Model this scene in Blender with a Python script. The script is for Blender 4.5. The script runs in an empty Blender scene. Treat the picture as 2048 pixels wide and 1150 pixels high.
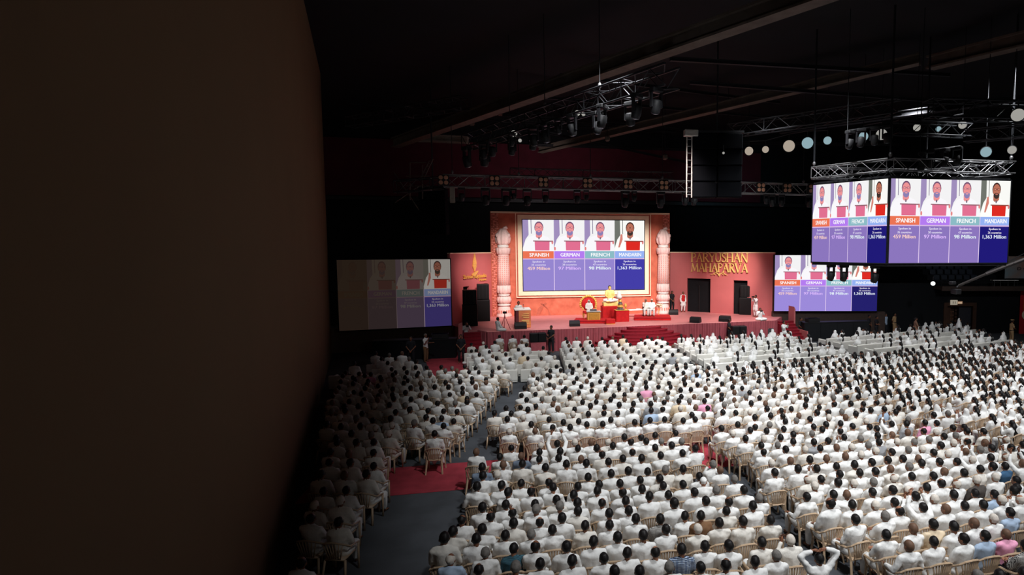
import bpy, bmesh, math, random
import numpy as np
from mathutils import Vector, Matrix, Euler, noise
PI = math.pi
random.seed(7)
C = bpy.context.scene.collection
SC = bpy.context.scene

# ---------------------------------------------------------------- camera
FPX, PX, PY = 1110.0, 1281.0, 575.0
YAW, PITCH, CAMH = math.radians(12), math.atan(80 / 1110.0), 7.0
cam_d = bpy.data.cameras.new('camera')
cam = bpy.data.objects.new('camera', cam_d)
C.objects.link(cam)
cam.location = (0, 0, CAMH)
cam.rotation_euler = (PI / 2 - PITCH, 0, -YAW)
cam_d.sensor_fit = 'HORIZONTAL'
cam_d.sensor_width = 36.0
cam_d.lens = 36.0 * FPX / 2048
cam_d.shift_x = (1024 - PX) / 2048
cam_d.clip_start = 0.1
cam_d.clip_end = 300
SC.camera = cam

# ---------------------------------------------------------------- world, exposure
SC.view_settings.view_transform = 'Standard'
SC.view_settings.look = 'None'
SC.view_settings.gamma = 1
SC.view_settings.use_curve_mapping = False
SC.view_settings.exposure = 0.0
w = bpy.data.worlds.new('world')
SC.world = w
w.use_nodes = True
w.node_tree.nodes['Background'].inputs[0].default_value = (1.0, 0.86, 0.74, 1)
w.node_tree.nodes['Background'].inputs[1].default_value = 0.035

# ---------------------------------------------------------------- house lights, stage wash, added fill spots
def spot(x, y, z, tx, ty, tz, power, deg, blend=0.6, col=(0.96, 0.98, 1.0), r=0.4):
    d = bpy.data.lights.new('house_or_fill_spot', 'SPOT')
    d.energy = power; d.spot_size = math.radians(deg); d.spot_blend = blend
    d.color = col; d.shadow_soft_size = r
    o = bpy.data.objects.new('house_or_fill_spot', d)
    o.location = (x, y, z)
    o.rotation_euler = (Vector((tx, ty, tz)) - Vector((x, y, z))).to_track_quat('-Z', 'Y').to_euler()
    C.objects.link(o)
    return o
HOUSE = 5000
for yy in (8.5, 15, 21.5, 28):          # rows of down-lights over the centre seating
    spot(5.9 - (yy - 8) * .10, yy - 6.5, 15.8, 5.9 - (yy - 8) * .10, yy + 1.5, 0, HOUSE * (0.86 if yy < 10 else 1.0), 62, 0.6)
for yy in (7, 14, 21, 28, 34):           # rows over the right-hand seating
    spot(13.0, yy - 6, 15.8, 13.5, yy + 1, 0, HOUSE * (0.68 if yy < 10 else 0.86), 80, 0.7)
    if yy > 13:
        spot(22.0, yy - 6, 15.4, 23.0, yy, 0, HOUSE * 0.8, 84, 0.7)
spot(-1.0, 23, 16, -1.8, 30, 0, 1100, 36, 1.0)
# stage wash
for xx in (-0.5, 3.2, 7, 10.5):
    spot(xx, 36.2, 9.7, xx * 0.95 + 0.2, 45.2, 4.4, 3500, 54, 0.8, col=(1, 0.92, 0.87))
for xx in (1.5, 8.5):
    spot(xx, 36.2, 9.7, xx, 41.2, 1.5, 2100, 60, 0.8, col=(1, 0.90, 0.84))
spot(17.0, 36.2, 9.7, 17.0, 43.0, 4.6, 3500, 34, 0.9, col=(1, 0.80, 0.70))
spot(15.5, 36.2, 9.7, 15.5, 40.8, 1.5, 2600, 66, 0.9, col=(1, 0.80, 0.78))
spot(-1.5, 36.2, 9.7, -3.0, 43.5, 4.4, 2600, 36, 0.9, col=(1, 0.70, 0.66))
spot(8, 25, 14, 8, 38, 0.8, 5200, 50, 0.9, col=(1, 0.86, 0.84))
spot(19, 44, 13.5, 21, 53.8, 13, 260, 90, 1.0, col=(0.45, 0.85, 1.0))  # added teal spot behind the set, putting the glow on the back wall
spot(2, 44, 12.3, 2, 53.8, 13.5, 500, 120, 1.0, col=(1, 0.85, 0.85))  # added fill so the maroon upper wall reads
spot(24, 16, 14, 33.5, 37, 4.5, 2200, 36, 0.9, col=(0.9, 0.95, 1))  # added fill lifting the dark balcony seats and banner
spot(-3.5, 24, 14, -5.0, 34.5, 1.0, 1500, 26, 1.0)  # extra spot put in to brighten the men at the left counter
spot(0.5, 25, 13, 0.3, 36.2, 0.8, 2400, 30, 1.0)  # extra spot put in for the otherwise unlit mixing operators
# added amber area lamp for the side wall, left switched off
def area(x, y, z, tx, ty, tz, power, sx, sy, col):
    d = bpy.data.lights.new('added_wall_lamp', 'AREA')
    d.shape = 'RECTANGLE'; d.size = sx; d.size_y = sy; d.energy = power; d.color = col
    o = bpy.data.objects.new('added_wall_lamp', d)
    o.location = (x, y, z)
    o.rotation_euler = (Vector((tx, ty, tz)) - Vector((x, y, z))).to_track_quat('-Z', 'Y').to_euler()
    C.objects.link(o)
WALLCOL = (1, 0.8, 0.6)

# ---------------------------------------------------------------- geometry of the view: a pixel and a plane give a point
_fh = Vector((math.sin(YAW), math.cos(YAW), 0)); _rt = Vector((math.cos(YAW), -math.sin(YAW), 0))
_fw = _fh * math.cos(PITCH) - Vector((0, 0, math.sin(PITCH)))
_up = _fh * math.sin(PITCH) + Vector((0, 0, math.cos(PITCH)))
C0 = Vector((0, 0, CAMH))
def ray(u, v): return _fw + _rt * ((u - PX) / FPX) - _up * ((v - PY) / FPX)
def onz(u, v, z=0.0):
    d = ray(u, v); return C0 + d * ((z - CAMH) / d.z)
def W(u, v, d): return C0 + ray(u, v) * d
def proj(p):
    q = Vector(p) - C0; t = q.dot(_fw)
    return PX + FPX * q.dot(_rt) / t, PY - FPX * q.dot(_up) / t, t

# ---------------------------------------------------------------- materials
def lin(c):
    return tuple(((x / 255) / 12.92 if x / 255 <= 0.04045 else ((x / 255 + 0.055) / 1.055) ** 2.4) for x in c[:3]) + (1.0,)
MATS = {}
def mat(name, rgb, rough=0.7, metal=0.0, var=0.12, scale=6.0, bump=0.0, spec=0.3, var_rgb=None):
    if name in MATS: return MATS[name]
    m = bpy.data.materials.new(name); m.use_nodes = True
    nt = m.node_tree; b = nt.nodes['Principled BSDF']
    tc = nt.nodes.new('ShaderNodeTexCoord'); nz = nt.nodes.new('ShaderNodeTexNoise')
    nz.inputs['Scale'].default_value = scale; nz.inputs['Detail'].default_value = 4
    nt.links.new(tc.outputs['Object'], nz.inputs['Vector'])
    mx = nt.nodes.new('ShaderNodeMix'); mx.data_type = 'RGBA'
    c = lin(rgb)
    lo = lin(var_rgb) if var_rgb else tuple(x * (1 - var) for x in c[:3]) + (1,)
    hi = tuple(min(1, x * (1 + var)) for x in c[:3]) + (1,)
    mx.inputs[6].default_value = lo; mx.inputs[7].default_value = hi
    rp = nt.nodes.new('ShaderNodeMapRange'); rp.inputs[1].default_value = 0.3; rp.inputs[2].default_value = 0.7
    nt.links.new(nz.outputs['Fac'], rp.inputs[0]); nt.links.new(rp.outputs[0], mx.inputs[0])
    nt.links.new(mx.outputs[2], b.inputs['Base Color'])
    b.inputs['Roughness'].default_value = rough; b.inputs['Metallic'].default_value = metal
    b.inputs['Specular IOR Level'].default_value = spec
    if bump:
        bp = nt.nodes.new('ShaderNodeBump'); bp.inputs['Strength'].default_value = bump
        bp.inputs['Distance'].default_value = 0.02
        nt.links.new(nz.outputs['Fac'], bp.inputs['Height']); nt.links.new(bp.outputs[0], b.inputs['Normal'])
    MATS[name] = m
    return m
def emis(name, rgb, k=1.0):
    if name in MATS: return MATS[name]
    m = bpy.data.materials.new(name); m.use_nodes = True
    nt = m.node_tree; nt.nodes.clear()
    e = nt.nodes.new('ShaderNodeEmission'); o = nt.nodes.new('ShaderNodeOutputMaterial')
    e.inputs[0].default_value = lin(rgb); e.inputs[1].default_value = k
    nt.links.new(e.outputs[0], o.inputs[0])
    MATS[name] = m
    return m
def plaid(name, base, a, b_, s=14):
    m = mat(name, base, 0.85, var=0.03)
    nt = m.node_tree; bs = nt.nodes['Principled BSDF']
    tc = [n for n in nt.nodes if n.type == 'TEX_COORD'][0]
    prev = bs.inputs['Base Color'].links[0].from_socket
    for i, (ax, col) in enumerate((('X', a), ('Z', b_))):
        wv = nt.nodes.new('ShaderNodeTexWave'); wv.bands_direction = ax; wv.inputs['Scale'].default_value = s
        nt.links.new(tc.outputs['Object'], wv.inputs['Vector'])
        mp = nt.nodes.new('ShaderNodeMapRange'); mp.inputs[1].default_value = 0.6; mp.inputs[2].default_value = 0.75
        nt.links.new(wv.outputs['Fac'], mp.inputs[0])
        mx = nt.nodes.new('ShaderNodeMix'); mx.data_type = 'RGBA'
        nt.links.new(mp.outputs[0], mx.inputs[0]); nt.links.new(prev, mx.inputs[6]); mx.inputs[7].default_value = lin(col)
        prev = mx.outputs[2]
    nt.links.new(prev, bs.inputs['Base Color'])
    return m

# ---------------------------------------------------------------- mesh builder
class MB:
    def __init__(s): s.v = []; s.f = []; s.m = []; s.mi = 0
    def add(s, vs, fs):
        o = len(s.v); s.v += [tuple(x) for x in vs]; s.f += [tuple(i + o for i in f) for f in fs]; s.m += [s.mi] * len(fs); return s
    def box(s, c, d, rot=None, taper=1.0):
        x, y, z = d[0] / 2, d[1] / 2, d[2] / 2
        vs = [Vector((sx * x * (taper if sz > 0 else 1), sy * y * (taper if sz > 0 else 1), sz * z)) for sz in (-1, 1) for sx, sy in ((-1, -1), (1, -1), (1, 1), (-1, 1))]
        if rot is not None: vs = [rot @ v for v in vs]
        vs = [v + Vector(c) for v in vs]
        return s.add(vs, [(3, 2, 1, 0), (4, 5, 6, 7), (0, 1, 5, 4), (1, 2, 6, 5), (2, 3, 7, 6), (3, 0, 4, 7)])
    def bbox(s, x0, x1, y0, y1, z0, z1): return s.box(((x0 + x1) / 2, (y0 + y1) / 2, (z0 + z1) / 2), (abs(x1 - x0), abs(y1 - y0), abs(z1 - z0)))
    def rbox(s, c, d, r=0.03, rot=None):       # box with chamfered edges
        x, y, z = d[0] / 2, d[1] / 2, d[2] / 2
        vs = []; n = 0
        rings = [(-z, r), (-z + r, 0), (z - r, 0), (z, r)]
        for zz, q in rings:
            for px, py in ((-x + r, -y + q), (x - r, -y + q), (x - q, -y + r), (x - q, y - r), (x - r, y - q), (-x + r, y - q), (-x + q, y - r), (-x + q, -y + r)):
                v = Vector((px, py, zz))
                if rot is not None: v = rot @ v
                vs.append(v + Vector(c))
        fs = [tuple(range(7, -1, -1)), tuple(range(24, 32))]
        for k in range(3):
            for i in range(8):
                j = (i + 1) % 8; fs.append((k * 8 + i, k * 8 + j, k * 8 + 8 + j, k * 8 + 8 + i))
        return s.add(vs, fs)
    def tube(s, pts, rad, n=6, flat=1.0, closed=False):
        pts = [Vector(p) for p in pts]
        if not isinstance(rad, (list, tuple)): rad = [rad] * len(pts)
        vs = []; up0 = Vector((0, 0, 1))
        for i, p in enumerate(pts):
            t = (pts[min(i + 1, len(pts) - 1)] - pts[max(i - 1, 0)]).normalized()
            a = t.cross(up0)
            if a.length < 1e-3: a = t.cross(Vector((1, 0, 0)))
            a.normalize(); b = a.cross(t).normalized()
            for k in range(n):
                an = 2 * PI * k / n
                vs.append(p + (a * math.cos(an) * flat + b * math.sin(an)) * rad[i])
        fs = []
        for i in range(len(pts) - 1):
            for k in range(n):
                j = (k + 1) % n; fs.append((i * n + k, i * n + j, i * n + n + j, i * n + n + k))
        fs += [tuple(range(n - 1, -1, -1)), tuple(range((len(pts) - 1) * n, len(pts) * n))]
        return s.add(vs, fs)
    def lathe(s, prof, c=(0, 0, 0), n=16, flute=0.0, nf=0):
        vs = []
        for r, z in prof:
            for k in range(n):
                a = 2 * PI * k / n; rr = r * (1 + (flute * math.cos(nf * a) if nf else 0))
                vs.append((c[0] + rr * math.cos(a), c[1] + rr * math.sin(a), c[2] + z))
        fs = []
        for i in range(len(prof) - 1):
            for k in range(n):
                j = (k + 1) % n; fs.append((i * n + k, i * n + j, i * n + n + j, i * n + n + k))
        fs += [tuple(range(n - 1, -1, -1)), tuple(range((len(prof) - 1) * n, len(prof) * n))]
        return s.add(vs, fs)
    def prism(s, poly, z0, z1):
        n = len(poly)
        vs = [(x, y, z0) for x, y in poly] + [(x, y, z1) for x, y in poly]
        fs = [tuple(range(n - 1, -1, -1)), tuple(range(n, 2 * n))] + [(i, (i + 1) % n, n + (i + 1) % n, n + i) for i in range(n)]
        return s.add(vs, fs)
    def plate(s, poly, y0, y1):               # polygon in x,z with thickness along y
        n = len(poly)
        vs = [(x, y0, z) for x, z in poly] + [(x, y1, z) for x, z in poly]
        fs = [tuple(range(n)), tuple(range(2 * n - 1, n - 1, -1))] + [((i + 1) % n, i, n + i, n + (i + 1) % n) for i in range(n)]
        return s.add(vs, fs)
    def ell(s, c, r, M=None, nu=12, nv=8):
        vs = []
        for j in range(nv + 1):
            th = PI * j / nv
            for k in range(nu):
                a = 2 * PI * k / nu
                v = Vector((r[0] * math.sin(th) * math.cos(a), r[1] * math.sin(th) * math.sin(a), r[2] * math.cos(th)))
                if M is not None: v = M @ v
                vs.append(v + Vector(c))
        fs = []
        for j in range(nv):
            for k in range(nu):
                q = (k + 1) % nu; fs.append((j * nu + q, j * nu + k, j * nu + nu + k, j * nu + nu + q))
        return s.add(vs, fs)
    def cap(s, p0, p1, r0, r1, n=10):
        p0 = Vector(p0); p1 = Vector(p1); t = (p1 - p0).normalized()
        pts = [p0 - t * r0 * 0.98, p0 - t * r0 * 0.7, p0, p1, p1 + t * r1 * 0.7, p1 + t * r1 * 0.98]
        return s.tube(pts, [r0 * 0.25, r0 * 0.72, r0, r1, r1 * 0.72, r1 * 0.25], n)
    def mesh(s, name, mats, smooth=False):
        me = bpy.data.meshes.new(name); me.from_pydata(s.v, [], s.f)
        for m in (mats if isinstance(mats, (list, tuple)) else [mats]): me.materials.append(m)
        me.polygons.foreach_set('material_index', s.m)
        if smooth: me.polygons.foreach_set('use_smooth', [True] * len(s.f))
        me.validate(); me.update()
        return me
    def build(s, name, mats, parent=None, smooth=False, loc=None):
        o = bpy.data.objects.new(name, s.mesh(name, mats, smooth)); C.objects.link(o)
        if parent is not None: o.parent = parent
        if loc is not None: o.location = loc
        return o
def tag(o, label=None, cat=None, group=None, kind=None):
    if label: o['label'] = label
    if cat: o['category'] = cat
    if group: o['group'] = group
    if kind: o['kind'] = kind
    return o
def thing(name, label, cat, loc=(0, 0, 0), rz=0.0, group=None):
    o = bpy.data.objects.new(name, None); C.objects.link(o); o.empty_display_size = 0.2
    o.location = loc; o.rotation_euler = (0, 0, rz)
    return tag(o, label, cat, group)
def kids(o): return [c for c in bpy.data.objects if c.parent is o]
SUB = {}                                       # part name -> its sub-parts
def copy_tree(root, ch, loc, rz, label=None, group=None, scale=None):
    r = root.copy(); C.objects.link(r); r.location = loc; r.rotation_euler = (0, 0, rz)
    if scale: r.scale = (scale,) * 3
    if label: r['label'] = label
    if group: r['group'] = group
    for c in ch:
        d = c.copy(); C.objects.link(d); d.parent = r
        for g in SUB.get(c.name, ()):
            e = g.copy(); C.objects.link(e); e.parent = d
    return r
def struct(mb, name, m, smooth=False): return tag(mb.build(name, m, smooth=smooth), kind='structure')
class Plane:                                   # vertical plane through two floor points; px(u, v) -> local x, z
    def __init__(s, P0, P1, z=0.0):
        s.o = Vector((P0[0], P0[1], 0)); d = Vector((P1[0] - P0[0], P1[1] - P0[1], 0)); s.w = d.length
        s.x = d.normalized(); s.n = Vector((s.x.y, -s.x.x, 0)); s.rz = math.atan2(s.x.y, s.x.x)
    def px(s, u, v):
        d = ray(u, v); t = (s.o - C0).dot(s.n) / d.dot(s.n); p = C0 + d * t
        return (p - s.o).dot(s.x), p.z
_TC = {}
def text2d(body, bold=0.0):
    k = (body, bold)
    if k in _TC: return _TC[k]
    cu = bpy.data.curves.new('lettering', 'FONT'); cu.body = body; cu.size = 1; cu.offset = bold; cu.resolution_u = 2
    ob = bpy.data.objects.new('lettering', cu); C.objects.link(ob)
    dg = bpy.context.evaluated_depsgraph_get(); me = bpy.data.meshes.new_from_object(ob.evaluated_get(dg))
    vs = [(v.co.x, v.co.y) for v in me.vertices]; fs = [tuple(p.vertices) for p in me.polygons]
    bpy.data.objects.remove(ob); bpy.data.curves.remove(cu); bpy.data.meshes.remove(me)
    x0 = min(v[0] for v in vs); x1 = max(v[0] for v in vs)
    _TC[k] = (vs, fs, x0, x1); return _TC[k]
def put_text(mb, body, cx, z0, h, width=None, y=0.0, thick=0.0, bold=0.02):
    """cap height h, centred on cx, baseline z0, in the x-z plane facing -y; width squeezes to fit"""
    vs, fs, x0, x1 = text2d(body, 0.0)
    sc = h / 0.70; sx = (width / (x1 - x0)) if width else sc
    out = [(cx + (x - (x0 + x1) / 2) * sx, y, z0 + z * sc) for x, z in vs]
    mb.add(out, fs)
    if bold > .01 and not thick:              # heavier strokes: two more strikes beside the first
        for s_ in (-1, 1): mb.add([(a + s_ * bold * .5 * sx, b - .001 * (1.5 + s_), c) for a, b, c in out], fs)
    if thick:
        n = len(vs); mb.add([(a, b + thick, c) for a, b, c in out], [f[::-1] for f in fs])
        ed = {}
        for f in fs:
            for i in range(len(f)):
                e = (f[i], f[(i + 1) % len(f)]); ed[e] = 1
        walls = [e for e in ed if (e[1], e[0]) not in ed]
        o = len(mb.v) - 2 * n
        for a, b in walls: mb.f.append((o + b, o + a, o + n + a, o + n + b)); mb.m.append(mb.mi)
# ---------------------------------------------------------------- common materials
CARPET = mat('grey_carpet', (72, 75, 80), 0.95, var=0.2, scale=1.2, bump=0.2)
REDC = mat('red_carpet', (158, 54, 66), 0.95, var=0.18, scale=2.5, bump=0.2)
BLACK = mat('black_paint', (22, 24, 28), 0.6, var=0.2)
BLK2 = mat('black_drape', (16, 18, 22), 0.9, var=0.2)
CEIL = mat('dark_ceiling', (14, 16, 20), 0.9, var=0.3, scale=0.5)
MAROON = mat('maroon_wall', (84, 22, 38), 0.8, var=0.15, scale=0.8)
BROWN = mat('brown_wall', (112, 90, 64), 0.95, var=0.04, scale=0.3)
FASCIA = mat('brown_fascia', (72, 58, 52), 0.7, var=0.12)
STEEL = mat('truss_steel', (124, 124, 126), 0.45, 0.6, var=0.15)
DSTEEL = mat('dark_steel', (44, 44, 47), 0.5, 0.4, var=0.2)
BEAMC = mat('beam_paint', (92, 82, 74), 0.8, var=0.2, scale=2)
PINKF = mat('stage_floor', (212, 134, 132), 0.5, var=0.06, scale=1.5, spec=0.4)
SKIRT = mat('pleated_satin', (166, 84, 92), 0.55, var=0.08, scale=3, spec=0.4)
STEPR = mat('step_carpet', (140, 24, 40), 0.8, var=0.12)
CORAL = mat('coral_plaster', (204, 112, 88), 0.8, var=0.12, scale=1.6, var_rgb=(184, 92, 70))
CREAM = mat('cream_moulding', (250, 228, 196), 0.7, var=0.04, scale=4, bump=0.3)
WHITE = mat('white_paint', (238, 236, 232), 0.6, var=0.03)
PILL = mat('carved_plaster', (250, 214, 208), 0.6, var=0.08, scale=9, bump=0.6)
CARVEP = mat('fret_pink', (236, 150, 134), 0.7, var=0.1, scale=8)
CARVED = mat('fret_coral', (186, 100, 80), 0.8, var=0.1)
WINGP = mat('wing_pink', (200, 112, 112), 0.75, var=0.06, scale=0.6)
GOLD = mat('gold_leaf', (244, 196, 100), 0.4, 0.3, var=0.1)
GOLDL = mat('gold_letters', (255, 222, 136), 0.5, 0.0, var=0.05)
RED = mat('red_velvet', (196, 30, 34), 0.8, var=0.12, scale=5)
MONIT = mat('speaker_black', (30, 30, 32), 0.6, var=0.15)
GRILLE = mat('speaker_grille', (11, 12, 14), 0.7, var=0.3, scale=60, bump=0.4)
WOODD = mat('dark_wood', (74, 50, 38), 0.6, var=0.2, scale=4)
BSTONE = mat('brown_cladding', (98, 78, 68), 0.8, var=0.15)

# ---------------------------------------------------------------- floor, ceiling, walls
m = MB(); m.bbox(-24, 60, -6, 60, -0.3, 0); struct(m, 'floor', CARPET)
m = MB(); m.bbox(-24, 60, -6, 60, 18, 18.3); struct(m, 'ceiling', CEIL)
m = MB(); m.bbox(-24, 60, 54, 54.4, 0, 18); back = struct(m, 'wall_back', BLK2)
m = MB(); m.bbox(-18, 24, 53.7, 53.99, 11.6, 16.6); tag(m.build('upper_panel', MAROON, back), None)
m = MB(); m.bbox(-18, 34, 53.4, 53.98, 11.2, 11.5); m.build('ledge', DSTEEL, back)
# added wall standing in for the dark brown fade at the left
L0, L1 = Vector((-2.6, 2.5, 0)), Vector((-12.35, 39.5, 0))
dv = (L1 - L0).normalized(); nv = Vector((-dv.y, dv.x, 0))
m = MB(); m.prism([(L0 - dv * 9)[:2], L1[:2], (L1 + nv * 0.3)[:2], (L0 - dv * 9 + nv * 0.3)[:2]], 0, 18); struct(m, 'wall_left_added', BROWN)
mid = (L0 * 0.6 + L1 * 0.4)
area(-1.5, 9, 17, -9, 21, 6, 0.0, 1, 1, WALLCOL)
# red carpets laid over the grey one
m = MB(); m.bbox(-6.2, 17.8, 16.35, 18.45, 0.002, 0.014); tag(m.build('aisle_carpet', REDC), 'red carpet strip laid across the grey floor between seating blocks', 'carpet')
m = MB(); m.prism([onz(868, 754)[:2], onz(948, 744)[:2], onz(968, 700)[:2], onz(900, 706)[:2], onz(850, 722)[:2]], 0.002, 0.014); tag(m.build('floor_carpet', REDC), 'red carpet on the floor before the left stage stairs', 'carpet')

# ---------------------------------------------------------------- stage
SZ = 1.5
fl, ch, st1 = onz(974, 664, SZ), onz(957, 660, SZ), onz(937, 661, SZ)
fr = onz(1552, 640.5, SZ); br = onz(1566, 631, SZ)
wl = onz(903, 650, SZ)
poly = [fl, fr, br, onz(1548, 626, SZ) + Vector((0.6, 1, 0)), Vector((13, 49, 0)), Vector((-3, 49, 0)), wl + Vector((-.4, 1.2, 0)), wl, st1, ch]
m = MB(); m.prism([p[:2] for p in poly], 0.0, SZ)
stg = tag(m.build('stage', PINKF), 'broad raised stage with pink floor in front of the carved backdrop', 'stage')
def pleats(name, A, B, z0, z1, mt, parent, pitch=0.2, amp=0.035, off=0.06):
    A = Vector(A); B = Vector(B); d = (B - A); d.z = 0; L = d.length; d.normalize(); n = Vector((d.y, -d.x, 0))
    k = int(L / pitch) * 4; vs = []; fs = []
    for i in range(k + 1):
        s = i / k * L; a = amp * math.sin(i * PI / 2 + 0.7 * math.sin(i * 0.31)) + amp * 0.4 * math.sin(i * 0.9)
        p = A + d * s + n * (off + a)
        q = A + d * s + n * (off + a * 1.7)
        vs += [(p.x, p.y, z1), (q.x, q.y, z0)]
    vs += [(v[0] - n.x * 0.02, v[1] - n.y * 0.02, v[2]) for v in vs]
    h = 2 * (k + 1)
    for i in range(k):
        a = 2 * i; fs += [(a, a + 1, a + 3, a + 2), (h + a + 2, h + a + 3, h + a + 1, h + a)]
    mb = MB(); mb.add(vs, fs); return mb.build(name, mt, parent)
pleats('skirt', fl, fr, 0.01, SZ - 0.005, SKIRT, stg)
pleats('skirt', ch, fl, 0.01, SZ - 0.005, SKIRT, stg)
pleats('skirt', fr, br, 0.01, SZ - 0.005, SKIRT, stg)
m = MB(); m.tube([(p.x, p.y, SZ - 0.01) for p in (ch, fl, fr, br)], 0.03, 5); m.build('edge_trim', PINKF, stg)

# round steps at the front
sc_ = onz(1287, 651, SZ)
rs = thing('round_steps', 'dark red carpeted half-round steps rising to the stage front', 'steps', (sc_.x, sc_.y, 0))
for k in range(8):
    r = 1.15 + 0.42 * (7 - k) if k < 8 else 0; z1 = SZ * (k + 1) / 8 * 0.97; z0 = SZ * k / 8 * 0.97
    pts = [(r * math.cos(PI + PI * i / 28) * 1.08, r * math.sin(PI + PI * i / 28) * 0.62 - 0.10) for i in range(29)] + [(r * 1.08, 0.0), (-r * 1.08, 0.0)]
    m = MB(); m.prism(pts, z0 if k else 0.004, z1)
    m.prism([(x * 1.015, y * 1.015) for x, y in pts], z1 - 0.035, z1 + 0.005)
    m.build('step', STEPR, rs)
# side stairs
def stairs(name, label, topA, topB, dirv, n, rise, going, mt, lab2=None):
    A = Vector(topA); B = Vector(topB); wdt = (B - A).length; rz = math.atan2((B - A).y, (B - A).x)
    t = thing(name, label, 'stairs', (A.x, A.y, 0), rz)
    for k in range(n):
        z1 = SZ - 0.02 - rise * (k + 1) + rise; z1 = SZ - rise * (k + 0.5)
        m = MB(); m.bbox(0, wdt, -going * (k + 1), -going * k - 0.0, 0.003, z1); m.bbox(-0.0, wdt, -going * (k + 1) - 0.03, -going * k, z1 - 0.03, z1 + 0.006)
        m.build('step', mt, t)
    return t
sa = onz(930, 662, SZ); sb = onz(957, 660.5, SZ)
ls = stairs('side_stairs', 'dark red carpeted stairs at the left end of the stage', (sa.x - .1, sa.y, 0), (sb.x + 0.1, sb.y, 0), None, 8, 0.185, 0.34, STEPR)
m = MB(); m.plate([(0, 0), (0, 2.2), (-.25, 2.1), (-0.25, 0)], -0.9, -0.84)
m.build('side_board', WINGP, ls, loc=(-0.1, 0, 0))
ra_, rb_ = onz(1556, 642, SZ), onz(1573, 641, SZ)
rst = stairs('side_stairs', 'dark red carpeted stairs at the right end of the stage', (fr.x + 0.15, fr.y + 0.25, 0), (fr.x + 1.45, fr.y + 0.25, 0), None, 8, 0.185, 0.3, STEPR)
m = MB(); m.bbox(1.32, 1.40, -2.3, 0.6, 0, 0.9); m.plate([(1.3, 0.9), (1.42, 0.9), (1.42, 2.3), (1.3, 2.5)], -0.3, 0.6); m.build('side_board', WINGP, rst)

# ---------------------------------------------------------------- backdrop
B0, B1 = onz(984, 633, SZ), onz(1339, 626, SZ)
BP = Plane(B0, B1); BW = BP.w
ZT = 9.85
bd = thing('stage_backdrop', 'carved coral backdrop with cream frame around the large centre screen', 'backdrop', (B0.x, B0.y, 0), BP.rz)
m = MB(); m.bbox(0, BW, 0.0, 0.5, SZ, ZT); m.build('panel', CORAL, bd)
def ring(mb, x0, x1, z0, z1, t, y0, y1):
    mb.bbox(x0 - t, x1 + t, y0, y1, z1, z1 + t); mb.bbox(x0 - t, x1 + t, y0, y1, z0 - t, z0)
    mb.bbox(x0 - t, x0, y0, y1, z0, z1); mb.bbox(x1, x1 + t, y0, y1, z0, z1)
S0 = BP.px(1046, 582); S1 = BP.px(1288, 440)
sx0, sx1 = BP.px(1046, 510)[0], BP.px(1288, 510)[0]
sz0, sz1 = BP.px(1167, 580)[1], BP.px(1167, 440.5)[1]
m = MB(); ring(m, sx0 - .06, sx1 + .06, sz0 - .06, sz1 + .06, 0.33, -0.10, 0.0); m.build('inner_frame', CREAM, bd)
m = MB(); ring(m, sx0 - .42, sx1 + .42, sz0 - .42, sz1 + .42, 0.07, -0.07, 0.0); m.build('frame_dark_ring', CARVED, bd)  # darker coral ring between inner and outer frame
m = MB(); ring(m, sx0 - .50, sx1 + .50, sz0 - .50, sz1 + .50, 0.06, -0.13, 0.0); m.build('outer_frame', CREAM, bd)
for x0 in (0.06, BW - 0.62):
    m = MB(); m.bbox(x0, x0 + 0.56, -0.04, 0, SZ, ZT - 0.05); m.build('border_strip', CARVED, bd)
    m = MB(); k = 0
    for i in range(int((ZT - SZ - .2) / 0.14)):
        z = SZ + 0.1 + i * 0.14
        for j in range(4):
            if (i * 3 + j * 5) % 7 < 5: m.bbox(x0 + 0.02 + j * 0.135, x0 + 0.12 + j * 0.135 + (0.05 if i % 2 else 0), -0.08, -0.04, z, z + (0.10 if j % 2 else 0.06))
    tag(m.build('fretwork', CARVEP, bd), kind='stuff')
m = MB(); m.bbox(0.05, BW - 0.05, -0.06, 0, ZT - 0.14, ZT); m.build('top_moulding', CREAM, bd)
# raised tree shapes low on the panel
m = MB()
for (u, s) in ((1075, 1), (1100, -1), (1247, 1), (1256, -1)):
    x, z = BP.px(u, 620)
    m.plate([(x - .12, SZ), (x + .12, SZ), (x + .1 + s * .25, SZ + .5), (x + s * .75, SZ + 1.0), (x + s * .62, SZ + 1.05), (x - .05 + s * .1, SZ + .6)], -0.05, 0)
m.build('branch_relief', CARVED, bd)

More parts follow.
